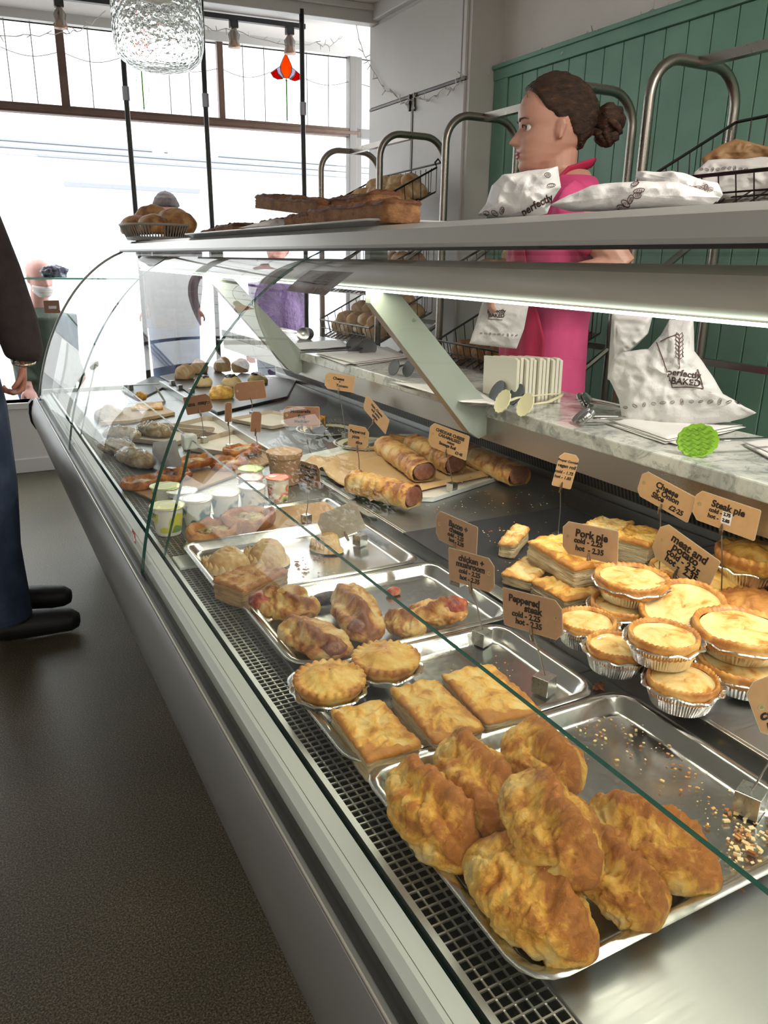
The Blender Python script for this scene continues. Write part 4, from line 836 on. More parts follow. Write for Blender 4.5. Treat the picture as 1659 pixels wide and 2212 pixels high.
# ================================================================ REAR DECK
M_slate = mat('black_slate', (.025,.026,.03), .45)
t = thing('slate_tray', 'steel-edged black slate tray under the pies and slices', 'tray', (1.0,.8,ZR))
x0, x1, y0, y1 = .738, 1.17, .565, 1.30; o_ = (-1.0,-.8,-ZR)
MB().box((x0+.002,y0+.002,ZR+.001),(x1,y1,ZR+.005)).build('slate', M_slate, t, loc=o_)
mb = MB().box((x0,y0,ZR-.006),(x0+.003,y1-.28,ZR+.014)); mb.box((x0,y0,ZR-.006),(x1,y0+.002,ZR+.012)); mb.build('steel_edge', M_steel, t, loc=o_)
ZS = ZR+.0055
def meat_pie(px, R, ztop, label, seed, H=.034, tilt=(0,0), zb=None, flare=True, hole=True, r0=.80, name='foil_pie', grp='pies in foil cases', foil=True):
    P = AZ(*px, ztop); t = thing(name, label, 'pie', (P.x,P.y,ztop-H-.003), 0, grp); t.rotation_euler = (tilt[0],tilt[1],seed*1.3)
    if tilt != (0,0): t.rotation_euler = (Matrix.Rotation(tilt[0],3,'X') @ Matrix.Rotation(tilt[1],3,'Y')).to_euler()
    smooth_pie_top(R, H, seed, t, hole=hole)
    if foil: foil_case(R*1.02 if flare else R*.96, R*r0, H*.86 if flare else H*.78, t, seed)
    return t
ZL, ZU = ZS+.0375, ZS+.0745
meat_pie((1470,1222), .050, ZL, 'foil pie half hidden behind the meat and potato card', 11)
crimped_pie((1540,1248), .052, ZL+.004, 'golden crimped pie half hidden beneath the top right pie', 12, H=.034)
crimped_pie((1640,1300), .058, ZL+.008, 'dark golden crimped pie at the right edge under the pale-centred one', 13, pastry('dark_pie_crust',[(.4,(.58,.32,.10)),(.65,(.48,.21,.05)),(.9,(.28,.10,.025))],.2,16,.4,.5,60), H=.036)
crimped_pie((1632,1188), .060, ZU+.018, 'tall crimped pie with pale centre in foil at the top right', 14, H=.046)
meat_pie((1352,1300), .052, ZL, 'brown-topped foil pie beneath the wide pale pie', 15)
meat_pie((1366,1243), .0560, ZU, 'wide pale pie with a steam hole below the pork pie card', 16, flare=False, r0=.74)
meat_pie((1482,1298), .0610, ZU-.012, 'large pale pie tilted towards the glass in the middle of the pies', 17, tilt=(.10,-.30), flare=False, foil=False)
meat_pie((1612,1420), .0620, ZL, 'wide pie at the bottom right beneath another wide pie', 18, flare=False)
meat_pie((1606,1352), .0630, ZU, 'wide shallow pale pie on top at the right edge', 19, flare=False, r0=.72)
meat_pie((1268,1336), .0420, ZL, 'small pie furthest left, beside the peppered steak card', 20)
meat_pie((1334,1390), .0415, ZL, 'small foil pie with a dark steam hole, half hidden by its neighbour', 21)
meat_pie((1476,1462), .0440, ZL, 'small foil pie at the near corner of the slate tray', 22)
meat_pie((1435,1368), .0450, ZU, 'small foil pie stacked on top at the front of the pies', 23)
# slices behind the pies
slab([(1112,1128),(1146,1140),(1112,1182),(1074,1168)], ZS+.030, .028, 'small pale pastry roll alone at the left of the slate', 24, M_slice2, cat='pastry roll', name='pastry_roll', rr_=.012)
G_ = 'puff slices piled on the slate'
slab([(1082,1232),(1140,1198),(1196,1216),(1150,1262)], ZS+.022, .020, 'flat pale puff slice in clear film at the near left of the pile', 25, M_slice2, cat='puff slice', grp=G_)
slab([(1160,1262),(1210,1226),(1290,1270),(1240,1310)], ZS+.024, .022, 'golden puff slice in clear film in front of the pork pie card', 26, grp=G_)
slab([(1150,1178),(1206,1142),(1312,1206),(1262,1238)], ZS+.062, .036, 'thick flaky puff slice on top of the film-wrapped ones', 27, grp=G_)
slab([(1246,1140),(1300,1110),(1372,1132),(1320,1160)], ZS+.058, .030, 'pale puff slice at the back of the pile', 28, M_slice2, grp=G_)
slab([(1322,1150),(1368,1128),(1440,1150),(1400,1182)], ZS+.062, .050, 'thick puff slice between the two middle price cards', 29, grp=G_)
q = [AZ(*p_, ZS+.030) for p_ in ((1085,1180),(1120,1160),(1290,1250),(1292,1320),(1160,1262))]
mb = MB().grid(lambda u, v: (q[0].lerp(q[2],v)).lerp(q[4].lerp(q[3],v),u)+Vector((0,0,.006*nz((u*3,v*3,0),1,4))), 16, 16)
o = mb.build('clear_film', M_film, None, smooth=True, fix=False); tag(o, 'clear film bag lying over the pale slices', 'film bag')
crumbs('pastry_crumbs', 'crumbs scattered round the pastry roll on the slate', ((1030,1190),(1125,1240)), ZS, 50, 12, None, (.0007,.002))
crumbs('pastry_crumbs', 'crumbs scattered on the bare rear deck before the back wall', ((900,1280),(1060,1110)), ZR+.0005, 80, 13, None, (.0006,.0018))
o = puff(.022,.014,.003, 5, None, M_brownp, M_brownp, 'pastry_flake'); P = AZ(1290,1486,ZD); o.location = P; tag(o, 'single brown pastry flake on the deck before the slate tray', 'flake')
# sausage rolls on a paper-lined white tray
t = opentray([(640,1000),(905,935),(1148,1018),(885,1096)], .012, 'white enamel tray of sausage rolls on brown paper', name='white_tray', m=mat('white_enamel',(.62,.66,.64),.25), zz=ZR, r=.03)
q = [AZ(*p_, ZR+.006) for p_ in ((655,1000),(900,942),(1105,1020),(800,1088))]
def fn(u, v):
    p_ = (q[0].lerp(q[1],v)).lerp(q[3].lerp(q[2],v),u); e = min(u,v,1-u,1-v); z = .004*abs(nz((u*4,v*4,0),1,2)) + .018*max(0,1-abs(u-.32)/.10)*(1-v)*(v<.85) + .014*math.exp(-((v-.08)/.06)**2) + .008*math.exp(-((u-.95)/.05)**2)
    return p_+Vector((0,0,z))
o = MB().grid(fn, 50, 50).build('paper_liner', noisy('brown_parchment',[(.3,(.46,.29,.14)),(.7,(.54,.36,.18))],10,.55), None, smooth=True, fix=False); o.modifiers.new('t','SOLIDIFY').thickness = .0005; tag(o, 'crumpled brown parchment under the sausage rolls', 'paper')
for i, (p0, p1, lb) in enumerate([((830,962),(916,1022),'browned sausage roll behind the foremost one'),((892,958),(984,1006),'sausage roll in front of the onion sausage roll card base'),((1004,976),(1122,1030),'long sausage roll at the right end of the white tray'),((762,1040),(894,1076),'foremost sausage roll at the near corner of the parchment')]):
    zc = ZR+.034; M_, ln = seg_frame(AZ(*p0, zc), AZ(*p1, zc), 0); t = thing('sausage_roll', lb, 'sausage roll', (0,0,0), 0, 'sausage rolls on parchment'); t.matrix_world = M_; sd = 140+i
    def fn(u, v, ln=ln, sd=sd):
        th = 2*PI*v; s = 2*u-1; e = 1 if abs(s) < .97 else .93; y = .034*math.cos(th); z = .029*math.sin(th); y = math.copysign(abs(y/.031)**.85,y)*.031
        p_ = Vector((s*ln/2, y*e, z*e)); d = .004*nz(p_,35,sd)+.0016*nz(p_,110,sd)+.0015*math.sin(s*26+y*60)*(z > 0)
        p_ += Vector((0,y,z)).normalized()*d; p_.z = max(p_.z,-.021); return p_
    MB().grid(fn, 54, 44, cv=True).build('crust', M_sroll, t, smooth=True, fix=False)
    for s_ in (1,-1): lump(.007,.028,.024,sd+s_,M_meat,'filling',t,amp=.16,flat=.9,loc=(s_*ln*.488,0,-.018))
crumbs('pastry_crumbs', 'crumbs and burnt flakes on the parchment beside the sausage rolls', ((900,1060),(1005,1050)), ZR+.0125, 70, 15, None, (.0008,.0028))
# plates of quiche
M_plate = mat('cream_plate', (.62,.58,.46), .25)
def plate(px, R, z, label, inner=None, name='plate'):
    P = AZ(*px, z+.008); t = thing(name, label, 'plate', (P.x,P.y,z))
    MB().lathe([(0,0),(R*.6,0),(R*.65,.001),(R*.98,.010),(R,.0115),(R*.985,.012),(R*.66,.0035),(0,.003)],64).build('dish', M_plate, t, smooth='auto')
    if inner: MB().lathe([(0,.0036),(R*.80,.0036),(R*.93,.013),(R*.945,.013),(R*.82,.0046),(0,.0046)],64).build('pan_liner', inner, t, smooth='auto')
    return t, P
def wedge(px, z, R, ang, h, rz, label, seed, zb):
    P = AZ(*px, z); t = thing('quiche_slice', label, 'quiche', (P.x,P.y,zb), rz); n = 26
    def sec(r0, r1, z0, z1, name, m, extra=0):
        def fn(u, v):
            k = v*4; i = min(int(k),3); q_ = k-i; C4 = [(r0,z0),(r1,z0),(r1+extra,z1),(r0,z1),(r0,z0)]; r = C4[i][0]*(1-q_)+C4[i+1][0]*q_; zz = C4[i][1]*(1-q_)+C4[i+1][1]*q_; a = -ang/2+ang*u
            p_ = Vector((r*math.cos(a),r*math.sin(a),zz)); return p_+Vector((nz(p_,60,seed),nz(p_,60,seed+1),nz(p_,60,seed+2)))*.0025
        mb = MB().grid(fn, n, 41); mb.f.append(tuple(range(41))); mb.m.append(0); mb.f.append(tuple(range(len(mb.v)-1,len(mb.v)-42,-1))); mb.m.append(0)
        return mb.build(name, m, t, smooth=True, fix=False)
    sec(.001, R*.9, .003, h*.92, 'filling', M_egg); sec(R*.88, R*.97, 0, h*1.05, 'crust', M_pie, .006); return t
plate((706,928), .100, ZR, 'cream plate with a dark baking dish and crumbs under a quiche wedge', M_slate)
plate((790,958), .098, ZR, 'cream rimmed plate with a dark perforated sheet beside the sausage rolls', mat('perforated_steel',(.16,.16,.155),.35,.7))
wedge((672,915), ZR+.03, .085, .9, .034, 1.0, 'tall egg quiche slice on the plate behind the mozzarella card', 3, ZR+.006)
wedge((820,965), ZR+.030, .110, .95, .036, .35, 'browned quiche slice with thick crust behind the sausage rolls', 6, ZR+.006)
crumbs('pastry_crumbs', 'yellow crumbs on the plate holding the egg quiche', ((700,760),(905,945)), ZR+.012, 60, 16, mat('quiche_crumb',(.55,.45,.18),.6), (.001,.0028))
crumbs('pastry_crumbs', 'yellow crumbs on the perforated plate', ((740,800),(950,975)), ZR+.012, 40, 17, MATS['quiche_crumb'], (.001,.0025))
# ---------------------------------------------------------------- tags
Y_ = -PI/2
pr = lambda a, b: [('cold - '+a,-.05,-.02,.19),('hot  - '+b,.0,-.27,.19)]
price_tag('kraft card reading cheese and onion slice near the back wall', [(1386,1016),(1499,1071),(1489,1133),(1380,1066)], (1432,1180), ZS, [('Cheese',.0,.26,.27),('+ Onion',.08,.02,.25),('Slice',-.22,-.20,.25),('£2·25',.52,-.32,.22)], Y_+.12)
price_tag('kraft card reading steak pie with a white price sticker', [(1506,1058),(1642,1103),(1630,1168),(1496,1118)], (1568,1240), ZS, [('Steak pie',.06,.24,.27),('cold -',-.30,.0,.17),('hot -',-.34,-.22,.17)], Y_+.1)
st = bpy.data.objects['price_tag.001']; cd = [c for c in st.children if c.name.startswith('card')][0]
sm = MB().box((-.004,-.0145,.0009),(.013,.0045,.0013)).build('price_sticker', M_paper, st); sm.matrix_local = cd.matrix_local.copy()
for tx, yy in (('2.75',.0005),('2.85',-.0090)): lettering(tx, .0072, 'lettering', M_ink, st, cd.matrix_local @ Matrix.Translation((.0045,yy,.0016)), bold=.0003)
price_tag('brown card reading pork pie above the slices', [(1207,1127),(1322,1147),(1346,1221),(1227,1191)], (1284,1296), ZS, [('Pork pie',.06,.22,.27)]+pr('2.25','2.35'), Y_+.25, M_kraft_p)
price_tag('kraft card reading meat and potato, tilted, in the middle of the pies', [(1428,1124),(1552,1210),(1526,1288),(1409,1196)], (1470,1308), ZS, [('meat and',.06,.30,.25),('potato',.02,.10,.25),('cold - 2.25',.04,-.13,.20),('hot -  2.35',.06,-.33,.20)], Y_+.05)
price_tag('pale brown card reading bacon and cheese', [(942,1098),(1031,1143),(1029,1200),(944,1166)], (990,1262), ZR, [('Bacon +',.10,.26,.24),('cheese',.02,.06,.22),('cold - 2.25',.0,-.14,.16),('hot - 2.35',.05,-.33,.16)], Y_+.1, M_kraft_p)
price_tag('card reading chicken and mushroom above the turnover tray', [(967,1184),(1062,1208),(1072,1284),(974,1250)], (1040,1390), ZF, [('chicken +',.02,.30,.22),('mushroom',-.02,.10,.22),('cold - 2.25',-.06,-.12,.17),('hot - 2.35',-.06,-.33,.17)], Y_+.2, M_kraft_p, hole='R', cube=.023)
price_tag('card reading peppered steak above the puff slices', [(1086,1268),(1208,1302),(1220,1384),(1090,1350)], (1174,1494), ZF, [('Peppered',-.25,.30,.22),('steak',.05,.10,.22),('cold - 2.25',-.20,-.12,.18),('hot - 2.35',-.12,-.32,.18)], Y_+.2, M_kraft_p, hole='R', cube=.025)
price_tag('kraft card at the right edge on a steel cube by the crumbs', [(1618,1478),(1722,1440),(1745,1560),(1640,1600)], (1616,1752), ZF, [('cold',-.3,-.1,.2),('hot',-.3,-.36,.2)], -.5, cube=.027)
price_tag('small upright card reading proper cornish vegan roll', [(1206,976),(1246,985),(1237,1057),(1198,1048)], (1207,1140), ZR, [('Proper Cornish',.0,.30,.075),('vegan roll',.0,.14,.11),('cold - 1.75',-.1,-.06,.10),('hot - 1.85',-.1,-.22,.10)], Y_+.9, hole=None, cut='both', cube=.02)
price_tag('kraft card reading cheddar cheese caramelised onion sausage roll', [(928,915),(1015,939),(1005,998),(928,958)], (976,1060), ZR+.008, [('CHEDDAR CHEESE',.05,.30,.15),('CARAMALISED',.05,.12,.15),('onion',.15,-.05,.14),('Sausage Roll',.0,-.22,.15),('£3·45',.62,-.38,.14)], Y_+.3, cube=.02)
price_tag('narrow tilted card reading ham, cheese and onion quiche', [(790,853),(842,905),(832,940),(786,880)], (778,932), ZR+.01, [('Ham, Cheese',.0,.28,.20),('and onion',-.02,.02,.20),('quiche',.0,-.24,.20)], Y_+.1, cube=.016)
price_tag('kraft card reading pepperoni pizza slice above the foremost sausage roll', [(750,917),(790,925),(801,972),(756,963)], (776,1036), ZR+.01, [('Pepperoni',-.1,.25,.16),('pizza',-.25,.0,.16),('slice',.1,-.26,.16)], Y_+.6, hole='R', cube=.014)
price_tag('kraft card reading cheese and tomato at the back of the quiche plate', [(703,807),(765,810),(764,851),(703,835)], (746,914), ZR+.008, [('Cheese',-.1,.22,.20),('+',.0,.02,.16),('Tomato',.2,-.22,.20)], -.7, cube=.017)
price_tag('dark card reading mozzarella, brie and mediterranean beside the quiche', [(613,879),(690,879),(690,921),(613,919)], (672,998), ZD+.001, [('Mozzerella',-.05,.28,.20),('Brie',.0,.0,.20),('Mediterr',.0,-.28,.18)], -.6, M_kraft_d, cube=.02)
price_tag('ragged card reading mediterranean roasted vegetable pasta behind the red-lidded yoghurt', [(644,993),(694,1010),(688,1052),(646,1040)], (662,1128), ZD+.008, [('Mediterranean',.0,.30,.15),('Roasted Vegetable',.0,.10,.13),('pasta and',.0,-.10,.14),('ice cheese',.0,-.30,.14)], Y_+.3, M_kraft_d, hole=None, cube=.018)
price_tag('dark brown card reading tuna mayo above the card trays', [(397,859),(452,850),(460,886),(404,897)], (441,956), ZD+.004, [('Tuna  mayo',-.1,.05,.26)], -.55, M_kraft_d, hole='R', cube=.018)
price_tag('narrow edge-on card above the nearer card tray', [(486,871),(500,869),(500,912),(487,910)], (497,972), ZD+.004, None, -.1, M_kraft_d, hole=None, cube=.018)
price_tag('narrow brown card before the shallow white tray', [(542,890),(565,889),(562,934),(543,931)], (557,985), ZD+.003, None, -.2, M_kraft_d, hole=None, cube=.017)
price_tag('large blank-backed brown card in front of the fruit pastries', [(504,829),(571,821),(574,860),(510,866)], (545,898), ZR, None, -.55, M_kraft_d, cube=.015)
price_tag('tilted pale card over the small pasty, seen from behind', [(686,1112),(770,1083),(786,1140),(700,1176)], (778,1176), ZF, None, -.45, kraft('grey_card',(.36,.32,.26)), hole=None, cube=.022)
for px, lb in (((281,832),'lone steel tag cube on the far black tray'),((372,832),'steel tag cube beside the bread roll half'),((388,842),'steel tag cube between two others at the far end'),((414,850),'steel tag cube nearest the tuna card')):
    P = AZ(*px, ZR); o = MB().obox((0,0,.010),(.02,.02,.02),Matrix.Rotation(.3,4,'Z')).build('tag_cube', M_cube, None, bevel=.0007, loc=(P.x,P.y,ZR+.001 if px[0]>300 else ZD+.009)); tag(o, lb, 'tag holder')
# ================================================================ ON THE MARBLE
def pillow(poly, P0, label, name, m, th=.03, seed=1, yawn=None, cat='paper bag', rings=26, amp=.006, wr=.012, group=None, lean=0, sub=8):
    """crumpled bag: a pixel outline carried on an upright plane through P0, given real thickness"""
    nrm = Vector((-P0.x,-P0.y,0)).normalized() if yawn is None else Vector((math.cos(yawn),math.sin(yawn),0))
    nrm = (nrm+Vector((0,0,lean))).normalized(); C0 = Vector((0,0,HC))
    def hit(px, py): d = ray(px, py); return C0 + d*((P0-C0).dot(nrm)/d.dot(nrm))
    pts = [hit(*p_) for p_ in poly]; out = []
    for i in range(len(pts)):
        for k in range(sub): out.append(pts[i].lerp(pts[(i+1)%len(pts)], k/sub))
    n = len(out); c = sum(out, Vector())/n; mb = MB(); vs = []
    for side in (1,-1):
        for k in range(rings+1):
            t = 1-k/rings
            for j in range(n):
                p_ = c.lerp(out[j], max(t,.002)); h = th*(1-t**2.2)**.6
                q = wr*.8*(1-2*abs(nz(p_, 13, seed+side)))*(1-t**6)+amp*1.1*(1-2.4*abs(nz(p_, 27, seed+3+side)))*(1-t**8)+.5*amp*(1-2.4*abs(nz(p_,60,seed+side)))
                vs.append(p_ + nrm*side*(h+max(q,-h*.8)*(1 if t<.99 else 0)) + Vector((0,0,amp*.5*nz(p_,30,seed+8)))*(t>.9))
    W_ = rings+1
    for s in range(2):
        for k in range(rings):
            for j in range(n): a = (s*W_+k)*n; mb.f.append((a+j, a+(j+1)%n, a+n+(j+1)%n, a+n+j)); mb.m.append(0)
    mb.v = [tuple(v_) for v_ in vs]; o = mb.build(name, m, None, smooth=True); tag(o, label, cat, group); return o, nrm, hit
M_bag = noisy('white_bag_paper', [(.3,(.58,.57,.57)),(.7,(.66,.65,.65))], 6, .5, 0, .5, 34, dist=.006)
M_print = mat('brown_bag_print', (.10,.05,.045), .6)
from mathutils.bvhtree import BVHTree
BV = {}
def drape(q, o, nr, up=.0018):
    """press print onto the crumpled surface of the bag it belongs to"""
    if o.name not in BV: BV[o.name] = BVHTree.FromObject(o, bpy.context.evaluated_depsgraph_get())
    bt = BV[o.name]; Mw = q.matrix_basis.copy(); inv = Mw.inverted()
    for v_ in q.data.vertices:
        P = Mw @ v_.co; h, n_, i_, d_ = bt.ray_cast(P+nr*.15, -nr)
        if h is not None: v_.co = inv @ (h + nr*up)
def plate_text(txt, o, hit, nrm, px, py, size, lift=.035, rot=0, bold=.0004, m=None):
    P = hit(px, py)+nrm*lift; X = Vector((0,0,1)).cross(nrm).normalized(); Z = nrm.cross(X)
    M_ = Matrix.Translation(P) @ Matrix((X, Z, nrm)).transposed().to_4x4() @ Matrix.Rotation(rot,4,'Z')
    q = lettering(txt, size, 'lettering', m or M_print, None, M_, bold=bold); drape(q, o, nrm); return q
def icons(o, hit, nrm, pts, s, lift, seed=3, m=None, name='bag_print'):
    R_ = rnd(seed); mb = MB(); X = Vector((0,0,1)).cross(nrm).normalized(); Z = nrm.cross(X)
    for i, p_ in enumerate(pts):
        P = hit(*p_)+nrm*lift; a = s*(.8+.5*R_.random()); b_ = s*(.35+.3*R_.random()); r0 = R_.uniform(-.6,.6)
        if i%4 == 2: a, b_ = b_, a*1.2
        loop = [P + X*(a*math.cos(t)*math.cos(r0)-b_*math.sin(t)*math.sin(r0)) + Z*(a*math.cos(t)*math.sin(r0)+b_*math.sin(t)*math.cos(r0)) for t in [k*PI/5 for k in range(10)]]
        mb.tube(loop, s*.10, 4, closed=True)
        for k in (-.4,0,.4): mb.tube([P+X*(a*k)-Z*b_*.5, P+X*(a*k+s*.15)+Z*b_*.5], s*.07, 4)
    q = mb.build(name, m or M_print, None); drape(q, o, nrm); q.parent = o; return q
PB = AZ(1440,918,ZM)
bag, nr, hit = pillow([(1345,912),(1336,860),(1313,815),(1324,775),(1345,760),(1400,755),(1428,722),(1446,690),(1498,688),(1500,758),(1530,800),(1562,850),(1634,893),(1575,912),(1470,925),(1400,925)], PB, 'large white paper bag printed with a wheat ear and perfectly baked, on the marble', 'paper_bag', M_bag, .026, 2, wr=.011, lean=.25)
mb = MB(); fr = [(1418,742),(1452,840),(1518,842),(1498,790)]; lf = .037
dens = lambda q: [Vector(q[i]).lerp(Vector(q[i+1]),k/12) for i in range(len(q)-1) for k in range(12)]+[Vector(q[-1])]
mb.tube(dens([hit(*p_)+nr*lf for p_ in fr[:3]]+[hit(1506,800)+nr*lf]), .0011, 4); mb.tube(dens([hit(1426,742)+nr*lf, hit(1466,726)+nr*lf]), .0011, 4)
mb.tube([hit(p_,q_)+nr*lf for p_, q_ in ((1467,802),(1466,770),(1468,735))], .0010, 4)
for k in range(6):
    for s_ in (-1,1): yy = 782-9*k; mb.tube([hit(1467,yy)+nr*lf, hit(1467+s_*8,yy-6)+nr*lf, hit(1467+s_*6,yy-14)+nr*lf, hit(1467,yy-7)+nr*lf], .0009, 4, closed=True)
q = mb.build('wheat_emblem', M_print, None); drape(q, bag, nr); q.parent = bag
for tx, px, py, sz in (('perfectly',1477,812,.018),('·BAKED·',1480,830,.018)): l_ = plate_text(tx, bag, hit, nr, px, py, sz, lf+.002, -.03); l_.parent = bag; l_.matrix_parent_inverse = Matrix()
icons(bag, hit, nr, [(1352+i*20, 882-4*math.sin(i/3)-1.2*i) for i in range(13)], .0048, .026)
# bag held by the shop worker
hbag, nr, hit = pillow([(1042,652),(1092,655),(1142,660),(1132,710),(1116,753),(1066,748),(1014,742),(1028,700)], Vector((1.26,1.62,.99))*1.0, 'white paper bag hanging below the lamp rail from the worker\'s hand', 'paper_bag', M_bag, .010, 5, wr=.004, amp=.003)
for tx, px, py, sz in (('perfectly',1073,671,.013),('BAKED',1073,681,.013)): l_ = plate_text(tx, hbag, hit, nr, px, py, sz, .016); l_.parent = hbag
mb = MB(); mb.tube(dens([hit(*p_)+nr*.015 for p_ in ((1058,662),(1056,688),(1086,690))]), .0009, 4); q = mb.build('bag_print', M_print, None); drape(q, hbag, nr); q.parent = hbag
icons(hbag, hit, nr, [(1040+i*9.5, 719+.6*i) for i in range(9)], .0035, .014)
# white cloth behind the bag
pillow([(1322,676),(1410,682),(1400,720),(1360,760),(1345,800),(1340,835),(1312,820)], Vector((1.40,1.22,1.0)), 'white cloth hanging behind the large paper bag', 'white_cloth', M_paper, .012, 9, cat='cloth')
# cake cartons: flat white cartons standing in a pack
P = AZ(1025,850,ZM); Q = AZ(1110,872,ZM)
for i in range(11):
    mb = MB()
    prof = [(-.078,0),(.078,0),(.078,.080),(.066,.092),(-.045,.094),(-.06,.104),(-.078,.104)] if i%2 else [(-.078,0),(.078,0),(.078,.092),(.0,.097),(-.065,.102),(-.078,.098)]
    n = len(prof); mb.add([(-.0040,a,z) for a,z in prof]+[(.0040,a,z) for a,z in prof], [tuple(range(n)),tuple(range(2*n-1,n-1,-1))]+[(k,(k+1)%n,(k+1)%n+n,k+n) for k in range(n)])
    o2 = mb.build('flat_carton', mat('cream_carton',(.66,.64,.54),.5), None, bevel=.0008, loc=(1.128+.0095*i, 1.525-.004*i+.003*math.sin(i*2.1), ZM+.001)); o2.rotation_euler = (0,-.02,-.10)

    tag(o2, 'foremost flat cream carton of the pack standing on the marble' if i == 0 else ('rearmost flat cream carton of the pack standing on the marble' if i == 10 else 'flat cream carton inside the standing pack beside the tongs'), 'carton', None if i in (0,10) else 'flat cartons standing in a pack')
# tongs
def tongs(head, tail, label, hm, am, R=.020, z=ZM+.012, gap=.022, scal=True, up=.0, face=False):
    A = AZ(*head, z); B = AZ(*tail, z) if len(tail) == 2 else Vector(tail); t = thing('serving_tongs', label, 'tongs', (A.x,A.y,ZM)); off = Vector((A.x,A.y,ZM))
    ax = (B-A).normalized(); sd = Vector((0,0,1)).cross(ax).normalized(); vw = Vector((-A.x,-A.y,HC-A.z)).normalized()
    for s_ in (-1,1):
        c = A-off+sd*gap/2*s_ + Vector((0,0,up*s_)); n = 28; nn = ((sd*.8+vw*.9+Vector((0,0,.3))) if not face else (sd*.1+vw*1.2+Vector((0,0,.1)))).normalized(); u_ = ax; w_ = nn.cross(u_).normalized()
        u_ = w_.cross(nn).normalized(); mb = MB(); vs = []
        for k_, zz in ((0,.0),(.6,-.001),(1,.002),(1,.0045),(.6,.002),(0,.003)):
            for j in range(n*2): a = PI*j/n; r = R*k_*(1+(.05 if scal and j%4 < 2 else 0)*(k_ == 1)); vs.append(c + u_*(-r*1.15*math.cos(a)) + w_*(r*math.sin(a)) + nn*zz)
        m2 = n*2; mb.add(vs, [(i*m2+j, i*m2+(j+1)%m2, (i+1)*m2+(j+1)%m2, (i+1)*m2+j) for i in range(5) for j in range(m2)]); mb.build('jaw', hm, t, smooth='auto')
        e = B-off; mb = MB().tube([c+ax*R*.8, c.lerp(e,.35)+sd*gap*.35*s_, c.lerp(e,.8)+sd*gap*.2*s_, e], [.006,.0055,.005,.004], 8, flat=.35); mb.build('arm', am, t, smooth=True)
    return t
M_gt = mat('lime_silicone', (.20,.42,.01), .5); M_ct = mat('cream_nylon', (.66,.62,.40), .45); M_bt = mat('black_nylon', (.02,.022,.025), .45); M_dk = mat('slate_nylon', (.045,.055,.065), .5); M_st = mat('polished_steel', (.5,.5,.5), .2, 1)
g = tongs((1507,952), (1700,945), 'steel tongs with wavy lime green heads at the edge of the marble', M_gt, M_st, .028, ZM+.026, .004, face=True)
jw = [c for c in g.children if c.name.startswith('jaw')][0]
mb = MB(); me = jw.data
A = AZ(1507,952,ZM+.026); off = Vector((A.x,A.y,ZM)); vw = Vector((-A.x,-A.y,HC-A.z)).normalized(); ax_ = (AZ(1700,945,ZM+.026)-A).normalized(); sd_ = Vector((0,0,1)).cross(ax_).normalized(); nl = (sd_*.1+vw*1.2+Vector((0,0,.1))).normalized(); wl = nl.cross(ax_).normalized(); ul = wl.cross(nl).normalized()
for k in range(6): yy = -.022+.0085*k; w_ = math.sqrt(max(0,.026**2-yy**2)); mb.tube([A-off+nl*.0075+ul*(w_*1.05*(1-2*t))+wl*(yy+.0022*math.sin(t*22)) for t in [i/16 for i in range(17)]], .0012, 5)
mb.build('wavy_ridges', mat('dark_lime_silicone',(.13,.30,.01),.5), g)
tongs((1112,872), (1215,850), 'cream nylon tongs with scalloped heads on the marble', M_ct, M_ct, .024, ZM+.024, .058)
tongs((1095,850), (1190,838), 'dark slate nylon tongs lying behind the cream tongs', M_dk, M_dk, .025, ZM+.020, .06, False)
tongs((1262,866), (1345,880), 'steel tongs with scalloped ends nearest the pack of cartons', M_st, M_st, .017, ZM+.016, .02)
tongs((1262,902), (1350,900), 'steel tongs with scalloped ends in front of the other steel pair', M_st, M_st, .018, ZM+.016, .02)
tongs((780,750), (650,762), 'black tongs lying on papers beyond the slanted support', M_bt, M_bt, .030, ZM+.025, .06, False)
tongs((868,796), (930,780), 'black round-headed tongs beside the slanted support', M_dk, M_bt, .022, ZM+.022, .045, False)
tongs((660,722), (600,712), 'steel ladle-like tongs at the far end of the worktop', M_st, M_st, .026, ZM+.02, .02, False)
def sheets(q, n, label, seed, m=None, dz=.0009, name='paper_bag_stack'):
    R_ = rnd(seed)
    for i in range(n):
        P = [AZ(*p_, ZM+.001) for p_ in q]; c = sum(P, Vector())/4; a = R_.uniform(-.09,.09); dx = Vector((R_.uniform(-.012,.012),R_.uniform(-.02,.02),0)); M_ = Matrix.Rotation(a,3,'Z')
        P = [c+dx+M_@(p_-c) for p_ in P]; X0 = P
        def fn(u, v, zb=ZM+.0012+i*.0022): p_ = (X0[0].lerp(X0[1],v)).lerp(X0[3].lerp(X0[2],v),u); p_.z = zb+.0013*(1+nz((u*3,v*3,i),1,seed)); return p_
        mb = MB().grid(fn, 10, 10); o = mb.build(name, m or M_paper, None, smooth=True, fix=False); o.modifiers.new('t','SOLIDIFY').thickness = .0006
        tag(o, label if i == n-1 else label.replace('top sheet of','sheet under the top of'), 'paper', label.replace('top sheet of ',''))
sheets([(1300,915),(1480,905),(1590,925),(1440,960)], 4, 'top sheet of white bags under the large printed bag', 3)
sheets([(1610,962),(1700,950),(1760,990),(1690,1000)], 3, 'top sheet of white bags at the right edge of the marble', 4)
sheets([(850,832),(1010,842),(1060,880),(1000,878)], 6, 'top sheet of papers fanned out beside the slanted support', 5)
sheets([(690,768),(830,752),(880,775),(760,790)], 4, 'top sheet of papers under the black tongs', 6)
sheets([(620,745),(720,735),(760,752),(640,758)], 3, 'top sheet of papers at the far end of the worktop', 7)
